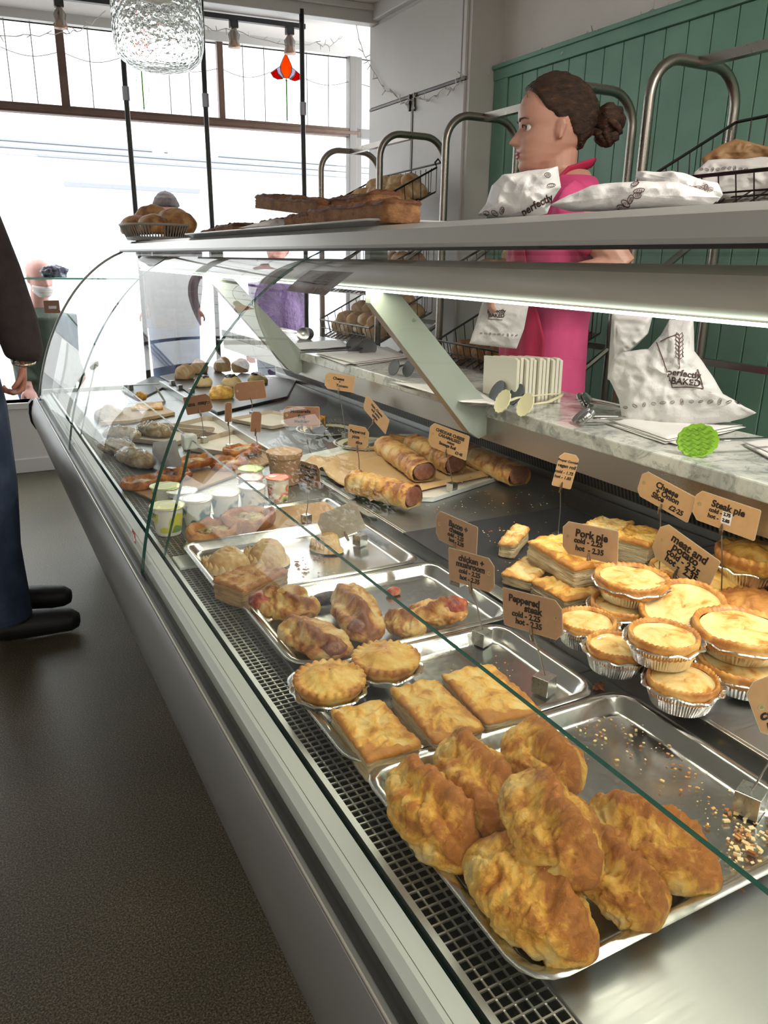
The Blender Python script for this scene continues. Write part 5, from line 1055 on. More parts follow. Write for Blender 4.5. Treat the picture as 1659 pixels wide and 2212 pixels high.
# ================================================================ ON TOP OF THE CANOPY
def bun(P, a, b, h, seed, label, m=None, rz=0, name='bread_roll', group=None, amp=.10, cat='roll'):
    o = lump(a,b,h*.6,seed,m or M_bread,name,None,loc=P,amp=amp,amp2=.03,flat=.55); o.rotation_euler = (0,0,rz); tag(o,label,cat,group); return o
bk = thing('plastic_basket', 'shallow grey plastic basket of brown loaves on the far end of the canopy', 'basket', (.755,3.42,ZT))
n = 72; mb = MB()
for (r0_, z0_, r1_, z1_) in ((.82,.012,.83,.014),(.98,.058,1.0,.066)):
    pts = [(math.cos(2*PI*j/n)*.150*(r0_+r1_)/2, math.sin(2*PI*j/n)*.185*(r0_+r1_)/2, (z0_+z1_)/2) for j in range(n)]; mb.tube(pts, .005, 6, closed=True)
for j in range(n): a = 2*PI*j/n; mb.tube([(math.cos(a)*.150*.83,math.sin(a)*.185*.83,.014),(math.cos(a)*.150*.98,math.sin(a)*.185*.98,.06)], .0028, 4)
M_bsk = mat('grey_plastic', (.30,.29,.27), .45); mb.build('rim_and_bars', M_bsk, bk)
mb = MB(); pts = [(math.cos(2*PI*j/n)*.124, math.sin(2*PI*j/n)*.154, z) for z in (.004,.012) for j in range(n)]; mb.add(pts, [tuple(range(n-1,-1,-1)),tuple(range(n,2*n))]+[(j,(j+1)%n,n+(j+1)%n,n+j) for j in range(n)]); mb.build('base', M_bsk, bk)
for i, (x, y, z, a, b, h, rz, lb) in enumerate([(.685,3.50,.074,.060,.10,.080,.2,'brown loaf at the near left of the grey basket'),(.72,3.34,.074,.056,.10,.080,.1,'brown loaf at the front of the grey basket'),(.81,3.37,.080,.06,.11,.10,.5,'tall brown loaf at the right of the grey basket'),(.76,3.53,.085,.06,.09,.115,.9,'round brown loaf on top at the back of the grey basket'),(.86,3.50,.062,.05,.08,.105,.4,'brown loaf half hidden between two others in the grey basket')]):
    bun((x,y,ZT+z-.045), a, b, h, 200+i, lb, M_bread, rz, 'brown_loaf', 'loaves in the grey basket', cat='loaf')
tag(tray_mb(.115,.66,.012,.03).build('serving_tray', mat('white_tray',(.55,.56,.57),.25), None, smooth='auto', loc=(.760,1.93,ZT)), 'long white tray under the flat loaves on the canopy', 'tray')
M_tig = pastry('crusty_slab', [(.42,(.38,.19,.065)),(.62,(.26,.095,.025)),(.9,(.12,.04,.012))], .25, 26, .6, .7, 90, .004)
M_tigs = noisy('slab_side', [(.35,(.16,.065,.022)),(.65,(.32,.16,.06))], 40, .8, 0, .9, 90, dist=.004)
for i, (x, y0_, y1_, w_, h, zb, ry, lb) in enumerate([(.745,2.42,2.58,.10,.016,.004,0,'thin dark loaf at the far end of the white tray'),(.745,2.20,2.40,.11,.026,.004,0,'flat loaf second from the far end of the white tray'),(.80,1.80,2.18,.10,.034,.004,0,'flat loaf in the far middle of the white tray'),(.77,1.70,2.14,.085,.030,.052,.085,'long flat loaf lying slantwise on top of the others'),(.80,1.50,1.86,.085,.030,.040,-.02,'upper flat loaf at the near end of the tray'),(.72,1.64,1.80,.080,.030,.004,0,'lower flat loaf just behind the foremost one'),(.705,1.25,1.635,.080,.036,.004,0,'foremost long flat loaf with a rough brown crust')]):
    o = puff(y1_-y0_, w_, h, 220+i, None, M_tig, M_tigs, 'flat_loaf', rr_=.02, sink=-.002, n=160); o.location = (x,(y0_+y1_)/2,ZT+zb); o.rotation_euler = (0,ry,-PI/2+.03*math.sin(i*3)); tag(o, lb, 'loaf', 'flat loaves on the long tray')
pillow([(515,492),(560,480),(605,470),(665,484),(640,494)], Vector((.70,1.98,1.33)), 'creased white paper under the flat loaves', 'paper_sheet', M_paper, .006, 3, cat='paper')
pw, nr, hit = pillow([(1030,468),(1050,440),(1062,400),(1085,375),(1150,370),(1205,360),(1212,405),(1195,430),(1182,460),(1110,472)], Vector((.80,1.02,1.36)), 'bulging white paper bag with a round loaf inside, left of the flat bag', 'paper_bag', M_bag, .045, 12, wr=.010)
icons(pw, hit, nr, [(1052,462),(1070,463),(1086,458),(1182,385),(1190,405)], .005, .022); l_ = plate_text('perfectly', pw, hit, nr, 1160,446, .014, .040, .5); l_.parent = pw
p2_, nr, hit = pillow([(1188,444),(1230,420),(1278,400),(1380,390),(1470,394),(1520,412),(1556,428),(1540,440),(1420,450),(1300,458),(1240,458)], Vector((.80,.80,1.335)), 'flat white pillow-shaped paper bag lying on the canopy', 'paper_bag', M_bag, .034, 14, wr=.007)
icons(p2_, hit, nr, [(1342,452),(1352,444),(1362,436),(1376,428),(1380,418),(1372,402)], .0055, .028)
p3_, nr, hit = pillow([(1372,384),(1376,372),(1450,370),(1480,378),(1500,384),(1552,398),(1562,420),(1550,436),(1480,430),(1400,412)], Vector((.88,.80,1.345)), 'crumpled white paper bag with a serrated edge behind the flat bag', 'paper_bag', M_bag, .030, 16, wr=.012, amp=.008)
icons(p3_, hit, nr, [(1470+i*9, 412+2*math.sin(i)) for i in range(8)], .004, .028)
# ================================================================ BREAD RACKS
M_rack = brushed('rack_steel', (.30,.275,.245), .22, .42, (20,20,20)); M_wire = mat('dark_wire', (.035,.032,.03), .35, .8)
def rack(ys, label):
    t = thing('bread_rack', label, 'rack', (1.83,(ys[0]+ys[1])/2,0), 0); o_ = Vector((-1.83,-(ys[0]+ys[1])/2,0))
    xf, xb, zt = 1.665, 1.99, 1.765
    for y in ys:
        pts = [(xf,y,0.02),(xf,y,1.0),(xf,y,zt-.10)]+[(xf+.10-.10*math.cos(a),y,zt-.10+.10*math.sin(a)) for a in [PI/2*k/8 for k in range(1,9)]]+[(xb-.10+.10*math.sin(a),y,zt-.10+.10*math.cos(a)) for a in [PI/2*k/8 for k in range(0,9)]]+[(xb,y,1.0),(xb,y,.02)]
        MB().tube([Vector(p_)+o_ for p_ in pts], .0145, 10).build('frame_loop', M_rack, t, smooth=True)
    MB().box((-.0125,ys[1]-(ys[0]+ys[1])/2,zt-.012),(.0125,ys[0]-(ys[0]+ys[1])/2,zt+.012)).build('top_bar', M_rack, t)
    for z in (.15,.45,.78,1.18): MB().box((xb-1.83-.01,ys[1]-(ys[0]+ys[1])/2,z+.18),(xb-1.83+.01,ys[0]-(ys[0]+ys[1])/2,z+.20)).build('back_bar', M_rack, t)
    for y in ys:
        for z in (.15,.45,.78,1.18): MB().tube([Vector((xf,y,z-.02))+o_, Vector((xb,y,z+.19))+o_], .010, 6).build('slanted_bar', M_rack, t)
    return t
rack((3.84,3.21), 'steel bread rack furthest from the camera, against the cream cupboard')
rack((2.68,2.07), 'steel bread rack directly behind the worker')
rack((1.68,1.03), 'steel bread rack nearest the camera against the green boards')
def basket(y0, y1, zf, zb, label, xf=1.66, xb=1.97, hf=.085, hb=.10):
    t = thing('wire_basket', label, 'basket', (1.82,(y0+y1)/2,zf), 0, 'wire bread baskets'); o_ = Vector((-1.82,-(y0+y1)/2,-zf)); mb = MB()
    F0, F1, B0, B1 = Vector((xf,y0,zf)), Vector((xf,y1,zf)), Vector((xb,y0,zb)), Vector((xb,y1,zb)); U = Vector((-.25,0,1)).normalized(); Vb = Vector((0,0,1))
    f0, f1, b0, b1 = F0+U*hf, F1+U*hf, B0+Vb*hb, B1+Vb*hb; hook = lambda a: [a+Vector((-.01,0,.02)), a+Vector((.005,0,.035)), a+Vector((.02,0,.02))]
    rim = MB().tube([p_+o_ for p_ in (f0,b0)]+[p_+o_ for p_ in hook(b0)]+[b1+o_]+[f1+o_,f0+o_], .0045, 6); rim.build('rim_wire', M_wire, t)
    for i in range(13):
        k = i/12; mb.tube([p_+o_ for p_ in (f0.lerp(f1,k), F0.lerp(F1,k), B0.lerp(B1,k), b0.lerp(b1,k))], .0022, 4)
    for i in range(1,8):
        k = i/8
        for a, b_, c_, d_ in ((f0,F0,b0,B0),(f1,F1,b1,B1)): mb.tube([a.lerp(c_,k)+o_, b_.lerp(d_,k)+o_], .0022, 4)
        if i%2 == 0: mb.tube([F0.lerp(B0,k)+o_, F1.lerp(B1,k)+o_], .0022, 4)
    mb.tube([F0.lerp(f0,.5)+o_,F1.lerp(f1,.5)+o_], .0022, 4); mb.build('wire_mesh', M_wire, t)
    MB().add([p_+o_+Vector((0,0,-.006)) for p_ in (F0,F1,B1,B0)], [(0,1,2,3)]).build('base_panel', M_rack, t).modifiers.new('t','SOLIDIFY').thickness = .004
    return t
def fill(y0, y1, zf, zb, lb, seed, n=(5,3), size=(.045,.062,.07), top=True, m=None, xf=1.66, xb=1.97, grp='floury rolls in the wire baskets'):
    R_ = rnd(seed); k = 0; base = bun((0,0,0), size[0], size[1], size[2], seed, 'x', m or M_flour, 0, 'bread_roll', grp); proto = [base]
    for _ in range(2): proto.append(bun((0,0,0), size[0], size[1], size[2], seed+1+_, 'x', m or M_flour, 0, 'bread_roll', grp))
    used = [False]*3
    for lv in range(2 if top else 1):
        for i in range(n[0]-lv):
            for j in range(n[1]):
                u = (i+.5+.5*lv)/n[0]; v = (j+.5)/n[1]; c = k%3; o = proto[c] if not used[c] else proto[c].copy()
                if used[c]: COL.objects.link(o)
                used[c] = True; x = xf+.03+(xb-xf-.05)*v; z = zf+(zb-zf)*v+.004+lv*size[2]*.62
                o.location = (x, y0+(y1-y0)*(.06+.88*u)+R_.uniform(-.01,.01), z); o.rotation_euler = (R_.uniform(-.15,.15), -math.atan2(zb-zf,xb-xf), R_.uniform(0,3)); o['label'] = lb; k += 1
for (y0, y1, zf, zb, w_, lb, sd, full) in ((3.24,3.81,1.40,1.55,'upper','pale floury roll in the upper basket of the furthest rack',300,True),(3.24,3.81,.87,1.02,'lower','pale floury roll in the lower basket of the furthest rack',310,True),(2.10,2.65,.87,1.02,'lower','brown roll in the lower basket of the rack behind the worker',320,False),(3.24,3.81,1.10,1.25,'middle','brown roll in the middle basket of the furthest rack',330,False),(2.10,2.65,1.12,1.27,'middle','brown roll in the middle basket behind the worker',340,False)):
    rk = 'furthest rack' if y0 > 3 else 'rack behind the worker'
    basket(y0, y1, zf, zb, 'black wire basket at the %s level of the %s' % (w_, rk)); fill(y0, y1, zf, zb, lb, sd, (5,3), top=full, m=M_flour if full else M_bread, grp=lb.replace('roll in','rolls in'))
basket(1.06, 1.65, 1.375, 1.53, 'black wire basket of papers on the nearest rack')
pillow([(1520,355),(1516,340),(1560,312),(1590,298),(1659,315),(1760,320),(1760,350),(1659,345)], AX(1590,330,1.80), 'brown kraft paper on top of the white papers in the nearest basket', 'kraft_paper', kraft('kraft_sheet',(.36,.20,.09)), .010, 4, cat='paper', wr=.006)
pp, nr, hit = pillow([(1490,425),(1500,372),(1530,345),(1659,340),(1760,335),(1760,440),(1600,436)], AX(1590,390,1.75), 'white printed papers in the nearest wire basket', 'white_papers', M_paper, .012, 6, cat='paper', wr=.008)
icons(pp, hit, nr, [(1515+i*12, 366+1.5*math.sin(i)) for i in range(9)], .005, .020)
# ================================================================ HANGING THINGS IN THE WINDOW BAY
M_trk = mat('black_track', (.012,.012,.014), .4)
tk = thing('light_track', 'black ceiling track carrying spotlights in the window bay', 'light track', (.6,4.72,2.475))
MB().box((-1.0,-.016,-.012),(1.30,.016,.012)).build('track', M_trk, tk).rotation_euler = (0,0,-.115)
M_petal = mat('frosted_spot_glass', (.30,.27,.24), .3, 0, .5, Alpha=.75)
for px, lb in (((125,8),'spotlight on the black track at the left of the bay'),((508,48),'spotlight on the black track left of the stained tulip'),((625,66),'spotlight on the black track above the stained tulip')):
    P = AZ(*px, 2.45); P.y = 4.72-.115*(P.x-.6); P.z = 2.463; t = thing('spotlight', lb, 'spotlight', P, 0, 'spotlights on the track')
    MB().box((-.022,-.018,-.035),(.022,.018,.0)).build('mount', M_trk, t, bevel=.003)
    mb = MB(); n = 24
    for k in range(5): a = k*2*PI/5; mb.tube([(0,0,-.03),(.026*math.cos(a),.026*math.sin(a),-.065),(.020*math.cos(a),.020*math.sin(a),-.095),(.030*math.cos(a),.030*math.sin(a),-.120)], [.010,.013,.012,.008], 6, flat=.5)
    mb.build('glass_petals', M_petal, t, smooth=True); MB().lathe([(.012,-.03),(.016,-.07),(.034,-.124),(.034,-.128),(0,-.126)],24).build('lamp_cone', mat('tan_lamp',(.35,.22,.15),.35,.5), t, smooth=True)
M_pole = mat('dark_pole', (.045,.045,.045), .35, .6)
for i, (x, lb) in enumerate(((.833,'thin dark pole furthest left in front of the window bay'),(1.207,'thin dark pole in the middle in front of the window bay'),(1.703,'thin dark pole furthest right in front of the window bay'),(-.02,'thin dark pole at the left frame edge beside the customer'))):
    y = 4.27-.115*(x-.7); t = thing('metal_pole', lb, 'pole', (x,y,0)); MB().tube([(0,0,.0),(.003,0,1.2),(-.002,0,2.0),(0,0,2.44)], .0125, 10).build('pole', M_pole, t, smooth=True); MB().tube([(0,0,1.96),(0,0,2.02)], .019, 10).build('collar', mat('grey_collar',(.35,.36,.40),.35,.6), t)
# fairy lights
fl = thing('fairy_lights', 'thin string of unlit fairy lights draped across the bay and cupboard', 'fairy lights', (0,0,0))
def strand(pts, seed, n=40):
    R_ = rnd(seed); P = []
    for i in range(len(pts)-1):
        for k in range(12): t = k/12; v_ = Vector(pts[i]).lerp(Vector(pts[i+1]), t); v_.z += -.03*math.sin(PI*t)+.008*R_.uniform(-1,1); P.append(v_)
    P.append(Vector(pts[-1])); w_ = MB().tube(P, .0022, 4); w_.build('cord', mat('clear_cord',(.45,.42,.38),.4), fl)
    for i in range(0, len(P)-1, 2): d = Vector((R_.uniform(-1,1),R_.uniform(-.3,.3),R_.uniform(-1,1))).normalized()*.03; MB().tube([P[i],P[i]+d], [.003,.002], 5).build('bulb', mat('clear_bulb',(.6,.58,.55),.2), fl)
strand([(.95,4.66,2.40),(1.2,4.62,2.46),(1.5,4.6,2.42),(1.95,4.55,2.40),(2.09,4.5,2.44)], 1)
strand([AX(770,60,2.09),AX(800,140,2.09),AX(850,200,2.09),AX(895,212,2.09),AX(960,190,2.09),AX(1000,165,2.09),AX(1076,150,2.26)], 2)
strand([(2.25,3.15,2.09),(2.25,2.9,2.085),(2.25,2.6,2.09),(2.25,2.3,2.085),(2.25,1.9,2.09)], 3)
strand([(-.3,4.8,2.40),(.2,4.75,2.30),(.63,4.72,2.32),(.85,4.7,2.44)], 5)
# pendant with seeded glass
m = bpy.data.materials.new('seeded_glass'); m.use_nodes = True; b = m.node_tree.nodes['Principled BSDF']; b.inputs['Base Color'].default_value = (.93,.96,.94,1); b.inputs['Roughness'].default_value = .05; b.inputs['Transmission Weight'].default_value = 1; b.inputs['IOR'].default_value = 1.12
v = coord(m); vo = N(m,'TexVoronoi',Scale=110); L(m,v,vo.inputs['Vector']); n2 = N(m,'TexNoise',Scale=60,Detail=3); L(m,v,n2.inputs['Vector']); ad = N(m,'Math',operation='ADD'); L(m,vo.outputs['Distance'],ad.inputs[0]); L(m,n2.outputs['Fac'],ad.inputs[1]); bp = N(m,'Bump',Strength=.6,Distance=.003); L(m,ad.outputs[0],bp.inputs['Height']); L(m,bp.outputs[0],b.inputs['Normal'])
P = AY(339,20,1.6); t = thing('pendant_lamp', 'large seeded glass pendant shade hanging at the top of the view', 'pendant lamp', (P.x,P.y,2.5))
zz = P.z+.014-2.5; R = .079; mb = MB(); prof = [(.012,.13),(.04,.125),(.07,.09),(R,.05),(R,.0),(R*1.01,-.05),(R*.99,-.075),(R*.92,-.092),(R*.7,-.106),(R*.4,-.112),(.001,-.114)]
def gg(u, v): k = u*(len(prof)-1); i = min(int(k),len(prof)-2); q = k-i; r = prof[i][0]*(1-q)+prof[i+1][0]*q; z = prof[i][1]*(1-q)+prof[i+1][1]*q; a = 2*PI*v; p_ = Vector((r*math.cos(a),r*math.sin(a),zz+z)); return p_*1+Vector((math.cos(a),math.sin(a),0))*.0015*nz(p_,40,2)
mb.grid(gg, 60, 64, cv=True).build('glass_shade', m, t, smooth=True, fix=False).modifiers.new('t','SOLIDIFY').thickness = .003
MB().tube([(0,0,0),(0,0,zz+.13)], .003, 6).build('cord', M_black, t); MB().lathe([(.02,zz+.12),(.022,zz+.15),(.012,zz+.17),(0,zz+.17)],16).build('cap', M_black, t); lump(.028,.028,.04,3,mat('pearl_bulb',(.8,.78,.74),.3),'bulb',t,amp=0,amp2=0,loc=(0,0,zz+.0))
# window cabinet contents
P = AY(140,600,5.03); o = lump(.075,.05,.045,77,noisy('dark_crinkled_film',[(.4,(.02,.02,.03)),(.6,(.25,.25,.35))],60,.2,0,1,90),'wrapped_loaf',None,loc=(.50,5.03,1.126),amp=.3,amp2=.15,flat=.5); tag(o,'dark crinkled wrapped loaf on the glass shelf by the window','loaf')
P = AY(112,663,4.96); t = thing('shelf_card','brown card with a white label below the window shelf','card',P); MB().box((-.042,-.002,-.035),(.042,.001,.035)).build('card', M_kraft_d, t); MB().box((-.018,-.003,-.010),(.024,-.002,.006)).build('white_label', M_paper, t)
MB().box((-.044,-.003,-.037),(.044,-.0021,-.035)).box((-.044,-.003,.035),(.044,-.0021,.037)).build('beaded_edge', M_paper, t)
P = AY(100,705,5.0); o = bun((P.x,P.y,.421), .05,.035,.05,55,'small loaf inside the window cabinet below the brown card',M_flour, name='bread_loaf', cat='loaf')
o.location.z = .421

# trees outside
M_leaf = noisy('green_leaves', [(.3,(.02,.05,.012)),(.7,(.08,.16,.03))], 8, .6)
def tree(x, y, h, r, seed, label, n=2600):
    R_ = rnd(seed); t = thing('tree', label, 'tree', (x,y,-.06), 0, 'trees outside the window'); MB().tube([(0,0,0),(.05,0,h*.5),(0,.05,h*.8)], [.12,.08,.03], 8).build('trunk', mat('bark',(.08,.06,.045),.9), t)
    mb = MB()
    for k in range(n):
        d = Vector((R_.gauss(0,1),R_.gauss(0,1),R_.gauss(0,1))).normalized()*r*R_.uniform(.5,1)*(1+.3*nz((k*.1,0,0),1,seed)); c = Vector((0,0,h*.75))+Vector((d.x,d.y,d.z*1.1)); a = Vector((R_.uniform(-1,1),R_.uniform(-1,1),R_.uniform(-1,1))).normalized()*.06; b_ = a.cross(Vector((R_.uniform(-1,1),R_.uniform(-1,1),1))).normalized()*.03
        mb.add([c-a,c+b_,c+a,c-b_], [(0,1,2,3)])
    mb.build('foliage', M_leaf, t, fix=False)
P = AY(790,350,9.5); tree(P.x+.95, 9.5, 3.6, .62, 1, 'leafy tree outside beyond the narrow side window')
tree(-3.4, 8.2, 3.2, 1.1, 2, 'leafy tree outside to the left of the view')
# ================================================================ PEOPLE
def skin(name, c, rough=.45): 
    m = noisy(name, [(.3,tuple(x*.9 for x in c)),(.7,c)], 14, rough, 0, .15, 160, dist=.0006); m.node_tree.nodes['Principled BSDF'].inputs['Subsurface Weight'].default_value = .12; m.node_tree.nodes['Principled BSDF'].inputs['Subsurface Radius'].default_value = (.02,.008,.005); return m
def interp(tab, z):
    for i in range(len(tab)-1):
        if z <= tab[i+1][0]:
            t = (z-tab[i][0])/(tab[i+1][0]-tab[i][0]); t = t*t*(3-2*t)*.5+t*.5; return tab[i][1]*(1-t)+tab[i+1][1]*t
    return tab[-1][1]
XF = [(0,.27),(.03,.335),(.06,.365),(.10,.365),(.125,.352),(.155,.378),(.180,.372),(.190,.362),(.205,.385),(.235,.380),(.27,.372),(.34,.375),(.40,.362),(.455,.352),(.50,.372),(.56,.388),(.64,.388),(.74,.360),(.84,.295),(.92,.20),(.97,.10),(1,.0)]
XB = [(0,.06),(.06,.0),(.12,-.10),(.2,-.22),(.3,-.32),(.42,-.41),(.55,-.455),(.68,-.45),(.8,-.39),(.9,-.27),(.96,-.15),(1,.0)]
WD = [(0,.09),(.05,.15),(.12,.20),(.2,.235),(.3,.272),(.42,.295),(.55,.315),(.68,.315),(.8,.275),(.9,.20),(.96,.12),(1,.0)]
def head_pt(u, v, H, grow=0, beard=0):
    z = u; xf, xb, w_ = interp(XF,z), interp(XB,z), interp(WD,z); cx = (xf*.25+xb*.75) if False else (xf+xb)/2-.03; a = 2*PI*v; ca, sa = math.cos(a), math.sin(a)
    rx = (xf-cx) if ca > 0 else (cx-xb); e = .86 if ca > 0 else .95
    x = cx+rx*math.copysign(abs(ca)**e, ca); y = w_*math.copysign(abs(sa)**.92, sa)
    if ca > 0:
        if .255 < z < .50: k = (z-.255)/.055 if z < .31 else (.50-z)/.19; k = max(0,min(1,k)); x += .115*k*math.exp(-(y/.055)**2); 
        if .26 < z < .33: x += .02*math.exp(-((abs(y)-.055)/.03)**2)*math.exp(-((z-.295)/.02)**2)
        x -= .040*math.exp(-((abs(y)-.135)/.065)**2)*math.exp(-((z-.455)/.045)**2)
        x += .012*math.exp(-((abs(y)-.19)/.08)**2)*math.exp(-((z-.36)/.06)**2)
        if beard and z < .26: x += beard*.07*math.exp(-(y/.2)**2)
    return Vector((x*H, y*H, z*H))
def head_mesh(H, grow=0, fn=None, nu=72, nv=88):
    def f(u, v): p_ = head_pt(u, v, H); return fn(p_, u, v) if fn else p_
    mb = MB().grid(f, nu, nv, cv=True); mb.f += [tuple(range(nv-1,-1,-1)), tuple((nu-1)*nv+j for j in range(nv))]; mb.m += [0,0]; return mb
def frame(P, yaw, pitch=0, roll=0): return Matrix.Translation(P) @ Matrix.Rotation(yaw,4,'Z') @ Matrix.Rotation(pitch,4,'Y') @ Matrix.Rotation(roll,4,'X')
def fuse(mb, name, m, parent, vox=.005, smooth=2):
    o = mb.build(name, m, parent, smooth=True); r = o.modifiers.new('remesh','REMESH'); r.mode = 'VOXEL'; r.voxel_size = vox; r.use_smooth_shade = True
    s = o.modifiers.new('smooth','SMOOTH'); s.iterations = smooth; s.factor = .5; return o
def ear(mb, M_, H, s):
    pts = [(-.03,.30,.33),(-.06,.318,.40),(-.075,.33,.46),(-.06,.335,.50),(-.03,.325,.505),(-.005,.31,.47),(.0,.30,.40),(-.012,.295,.34)]
    i0 = len(mb.v); mb.tube([Vector((x*H,s*y*H,z*H)) for x,y,z in pts], .0055*H/.235, 6, closed=True); mb.tube([Vector((-.035*H,s*.30*H,z*H)) for z in (.33,.40,.48)], .011*H/.235, 6, flat=.6); mb.xf(M_, i0)
def hand(mb, M_, s=1, curl=.9, sc=1.0):
    """palm, four unequal bent fingers and a side thumb; local +X is towards the fingertips, +Z the back of the hand"""
    i0 = len(mb.v)
    mb.tube([(-.035,0,0),(0,0,0),(.035,0,.001),(.078,0,.0)], [.024,.030,.038,.036], 12, flat=.42)
    for k, (y, ln, r) in enumerate(((.030,.070,.0088),(.010,.078,.0092),(-.010,.073,.0088),(-.029,.058,.0078))):
        p_ = Vector((.070,y,.0)); a = .15; pts = [p_]; 
        for j, f in enumerate((.45,.30,.25)): a += curl*(.55 if j == 0 else .75); pts.append(pts[-1]+Vector((math.cos(a),0,-math.sin(a)))*ln*f)
        mb.tube(pts, [r*1.05,r,r*.95,r*.75], 8)
    mb.tube([(.0,s*.026,-.004),(.025,s*.050,-.012),(.050,s*.056,-.024),(.070,s*.050,-.036)], [.013,.0115,.010,.0078], 8)
    for k in range(i0, len(mb.v)): mb.v[k] = tuple(Vector(mb.v[k])*sc)
    mb.xf(M_, i0)
# ---- shop worker behind the counter --------------------------------------
H = .238; yaw = math.atan2(.50,-.866); HP = Vector((1.445,1.790,1.478)); HM = frame(HP, yaw, .02, 0) 
M_skin = skin('fair_skin', (.58,.31,.23)); wk = thing('person', 'young shop worker in a pink t-shirt with brown hair in a bun, looking left', 'person', (1.52,1.76,0))
iv = Matrix.Translation((-1.52,-1.76,0)); off = Vector((1.52,1.76,0))
ring_t = lambda c, a, b, y_: None
fw = Vector((math.cos(yaw),math.sin(yaw),0)); sdv = Vector((-fw.y,fw.x,0))      # forward and left
TC = HP + fw*-.055*0 + Vector((0,0,0)) - fw*.02
def torso(mb, rows, ctr, n=32, grow=0):
    vs = []
    for z, a, b, dx in rows:
        for j in range(n): t = 2*PI*j/n; vs.append(ctr + fw*((a+grow)*math.cos(t)+dx) + sdv*((b+grow)*math.sin(t)) + Vector((0,0,z-ctr.z)))
    k = len(rows); mb.add(vs, [(i*n+j, i*n+(j+1)%n, (i+1)*n+(j+1)%n, (i+1)*n+j) for i in range(k-1) for j in range(n)]+[tuple(range(n-1,-1,-1)), tuple((k-1)*n+j for j in range(n))]); return mb
ctr = Vector((HP.x,HP.y,1.2)) - fw*.035
CU = Vector((0,0,.028))
rows = [(.80,.105,.165,0),(.95,.095,.145,0),(1.08,.092,.130,.0),(1.18,.105,.150,.005),(1.28,.105,.165,.0),(1.395,.088,.168,-.01),(1.448,.066,.125,-.018),(1.485,.052,.064,-.015)]
mb = head_mesh(H).xf(HM); ear(mb, HM, H, 1); ear(mb, HM, H, -1)
mb.tube([HM@Vector((-.02,0,.055)), HP-fw*.018+Vector((0,0,-.02)), HP-fw*.035+Vector((0,0,-.06)), HP-fw*.045+Vector((0,0,-.12))], [.050,.050,.054,.062], 16)
torso(mb, rows, ctr)
for z in (0,):
    for s_ in (1,-1):
        hp = ctr+sdv*.08*s_; mb.tube([hp+Vector((0,0,-.36)), hp+Vector((0,0,-.75)), hp+Vector((0,0,-1.1)), hp+Vector((0,0,-1.17))], [.085,.060,.045,.042], 12)
# her left arm (towards the camera) bent forward to hold the hanging bag, right arm beside it
shL = ctr+sdv*.155+Vector((0,0,.19)); elL = shL+Vector((0,0,-.15))+sdv*.06-fw*.13; hdL = Vector((1.265,1.63,1.195)); 
mb.tube([shL, shL.lerp(elL,.5)+sdv*.012, elL], [.050,.043,.036], 12); mb.tube([elL, elL.lerp(hdL,.4), elL.lerp(hdL,.85), hdL], [.037,.035,.026,.023], 12)
d = (hdL-elL).normalized(); x = d; zv = Vector((0,0,1)); yv = zv.cross(x).normalized(); zv = x.cross(yv); hand(mb, Matrix.Translation(hdL+d*.012) @ Matrix((x,yv,zv)).transposed().to_4x4(), -1, 1.0, .86)
shR = ctr-sdv*.155+Vector((0,0,.19)); elR = shR+Vector((0,0,-.26))-fw*.05; hdR = elR+fw*.10+sdv*.0+Vector((0,0,-.19)); mb.tube([shR, elR], [.050,.036], 12); mb.tube([elR, hdR], [.036,.023], 12)
d = (hdR-elR).normalized(); x = d; zv = Vector((0,0,1)); yv = zv.cross(x).normalized(); zv = x.cross(yv); hand(mb, Matrix.Translation(hdR+d*.012) @ Matrix((x,yv,zv)).transposed().to_4x4(), 1, .8, .86)
mb.xf(iv); fuse(mb, 'body', M_skin, wk, .0036, 3)
M_pink = noisy('pink_cotton', [(.3,(.55,.05,.17)),(.7,(.66,.08,.23))], 10, .8, 0, .3, 60, dist=.002); M_apr = noisy('magenta_apron', [(.3,(.36,.008,.055)),(.7,(.48,.015,.085))], 8, .75, 0, .4, 40, dist=.003)
mb = torso(MB(), [(z,a,b,dx) for z,a,b,dx in [(.86,.10,.155,0)]+rows[1:7]]+[(1.468,.060,.090,-.016)], ctr, grow=.010)
for sh, el in ((shL,elL),(shR,elR)): mb.tube([sh+(ctr-sh)*.3+Vector((0,0,-.01)), sh, sh.lerp(el,.55), sh.lerp(el,.62)], [.058,.060,.056,.052], 16)
mb.xf(iv); fuse(mb, 't_shirt', M_pink, wk, .006, 3)
def ap(u, v): 
    z = .60+.70*u; a = -1.25+2.5*v; a *= (1 if u < .65 else 1-.55*(u-.65)/.35); r = (1.0, .0); A = .128+.02*(1-u); B = .180+.02*(1-u); w_ = .004*math.sin(a*14+u*3)
    return ctr + fw*((A+w_)*math.cos(a)) + sdv*((B+w_)*math.sin(a)) + Vector((0,0,z-ctr.z))
mb = MB().grid(ap, 40, 48); mb.xf(iv); o = mb.build('apron', M_apr, wk, smooth=True, fix=False); o.modifiers.new('t','SOLIDIFY').thickness = .003
mb = MB()
for s_ in (1,-1): mb.tube([ctr+fw*.115+sdv*.06*s_+Vector((0,0,.09)), ctr+fw*.075+sdv*.085*s_+Vector((0,0,.20)), ctr+fw*.0+sdv*.072*s_+Vector((0,0,.280)), ctr-fw*.060+sdv*.045*s_+Vector((0,0,.300)), ctr-fw*.075+Vector((0,0,.305))], .016, 8, flat=.35)
mb.xf(iv); mb.build('apron_strap', M_apr, wk, smooth=True)
M_hair = noisy('brown_hair', [(.35,(.016,.007,.004)),(.6,(.060,.026,.012)),(.78,(.16,.075,.033))], 50, .58, 0, 1, 130, stretch=(1,.35,2.2), dist=.005)
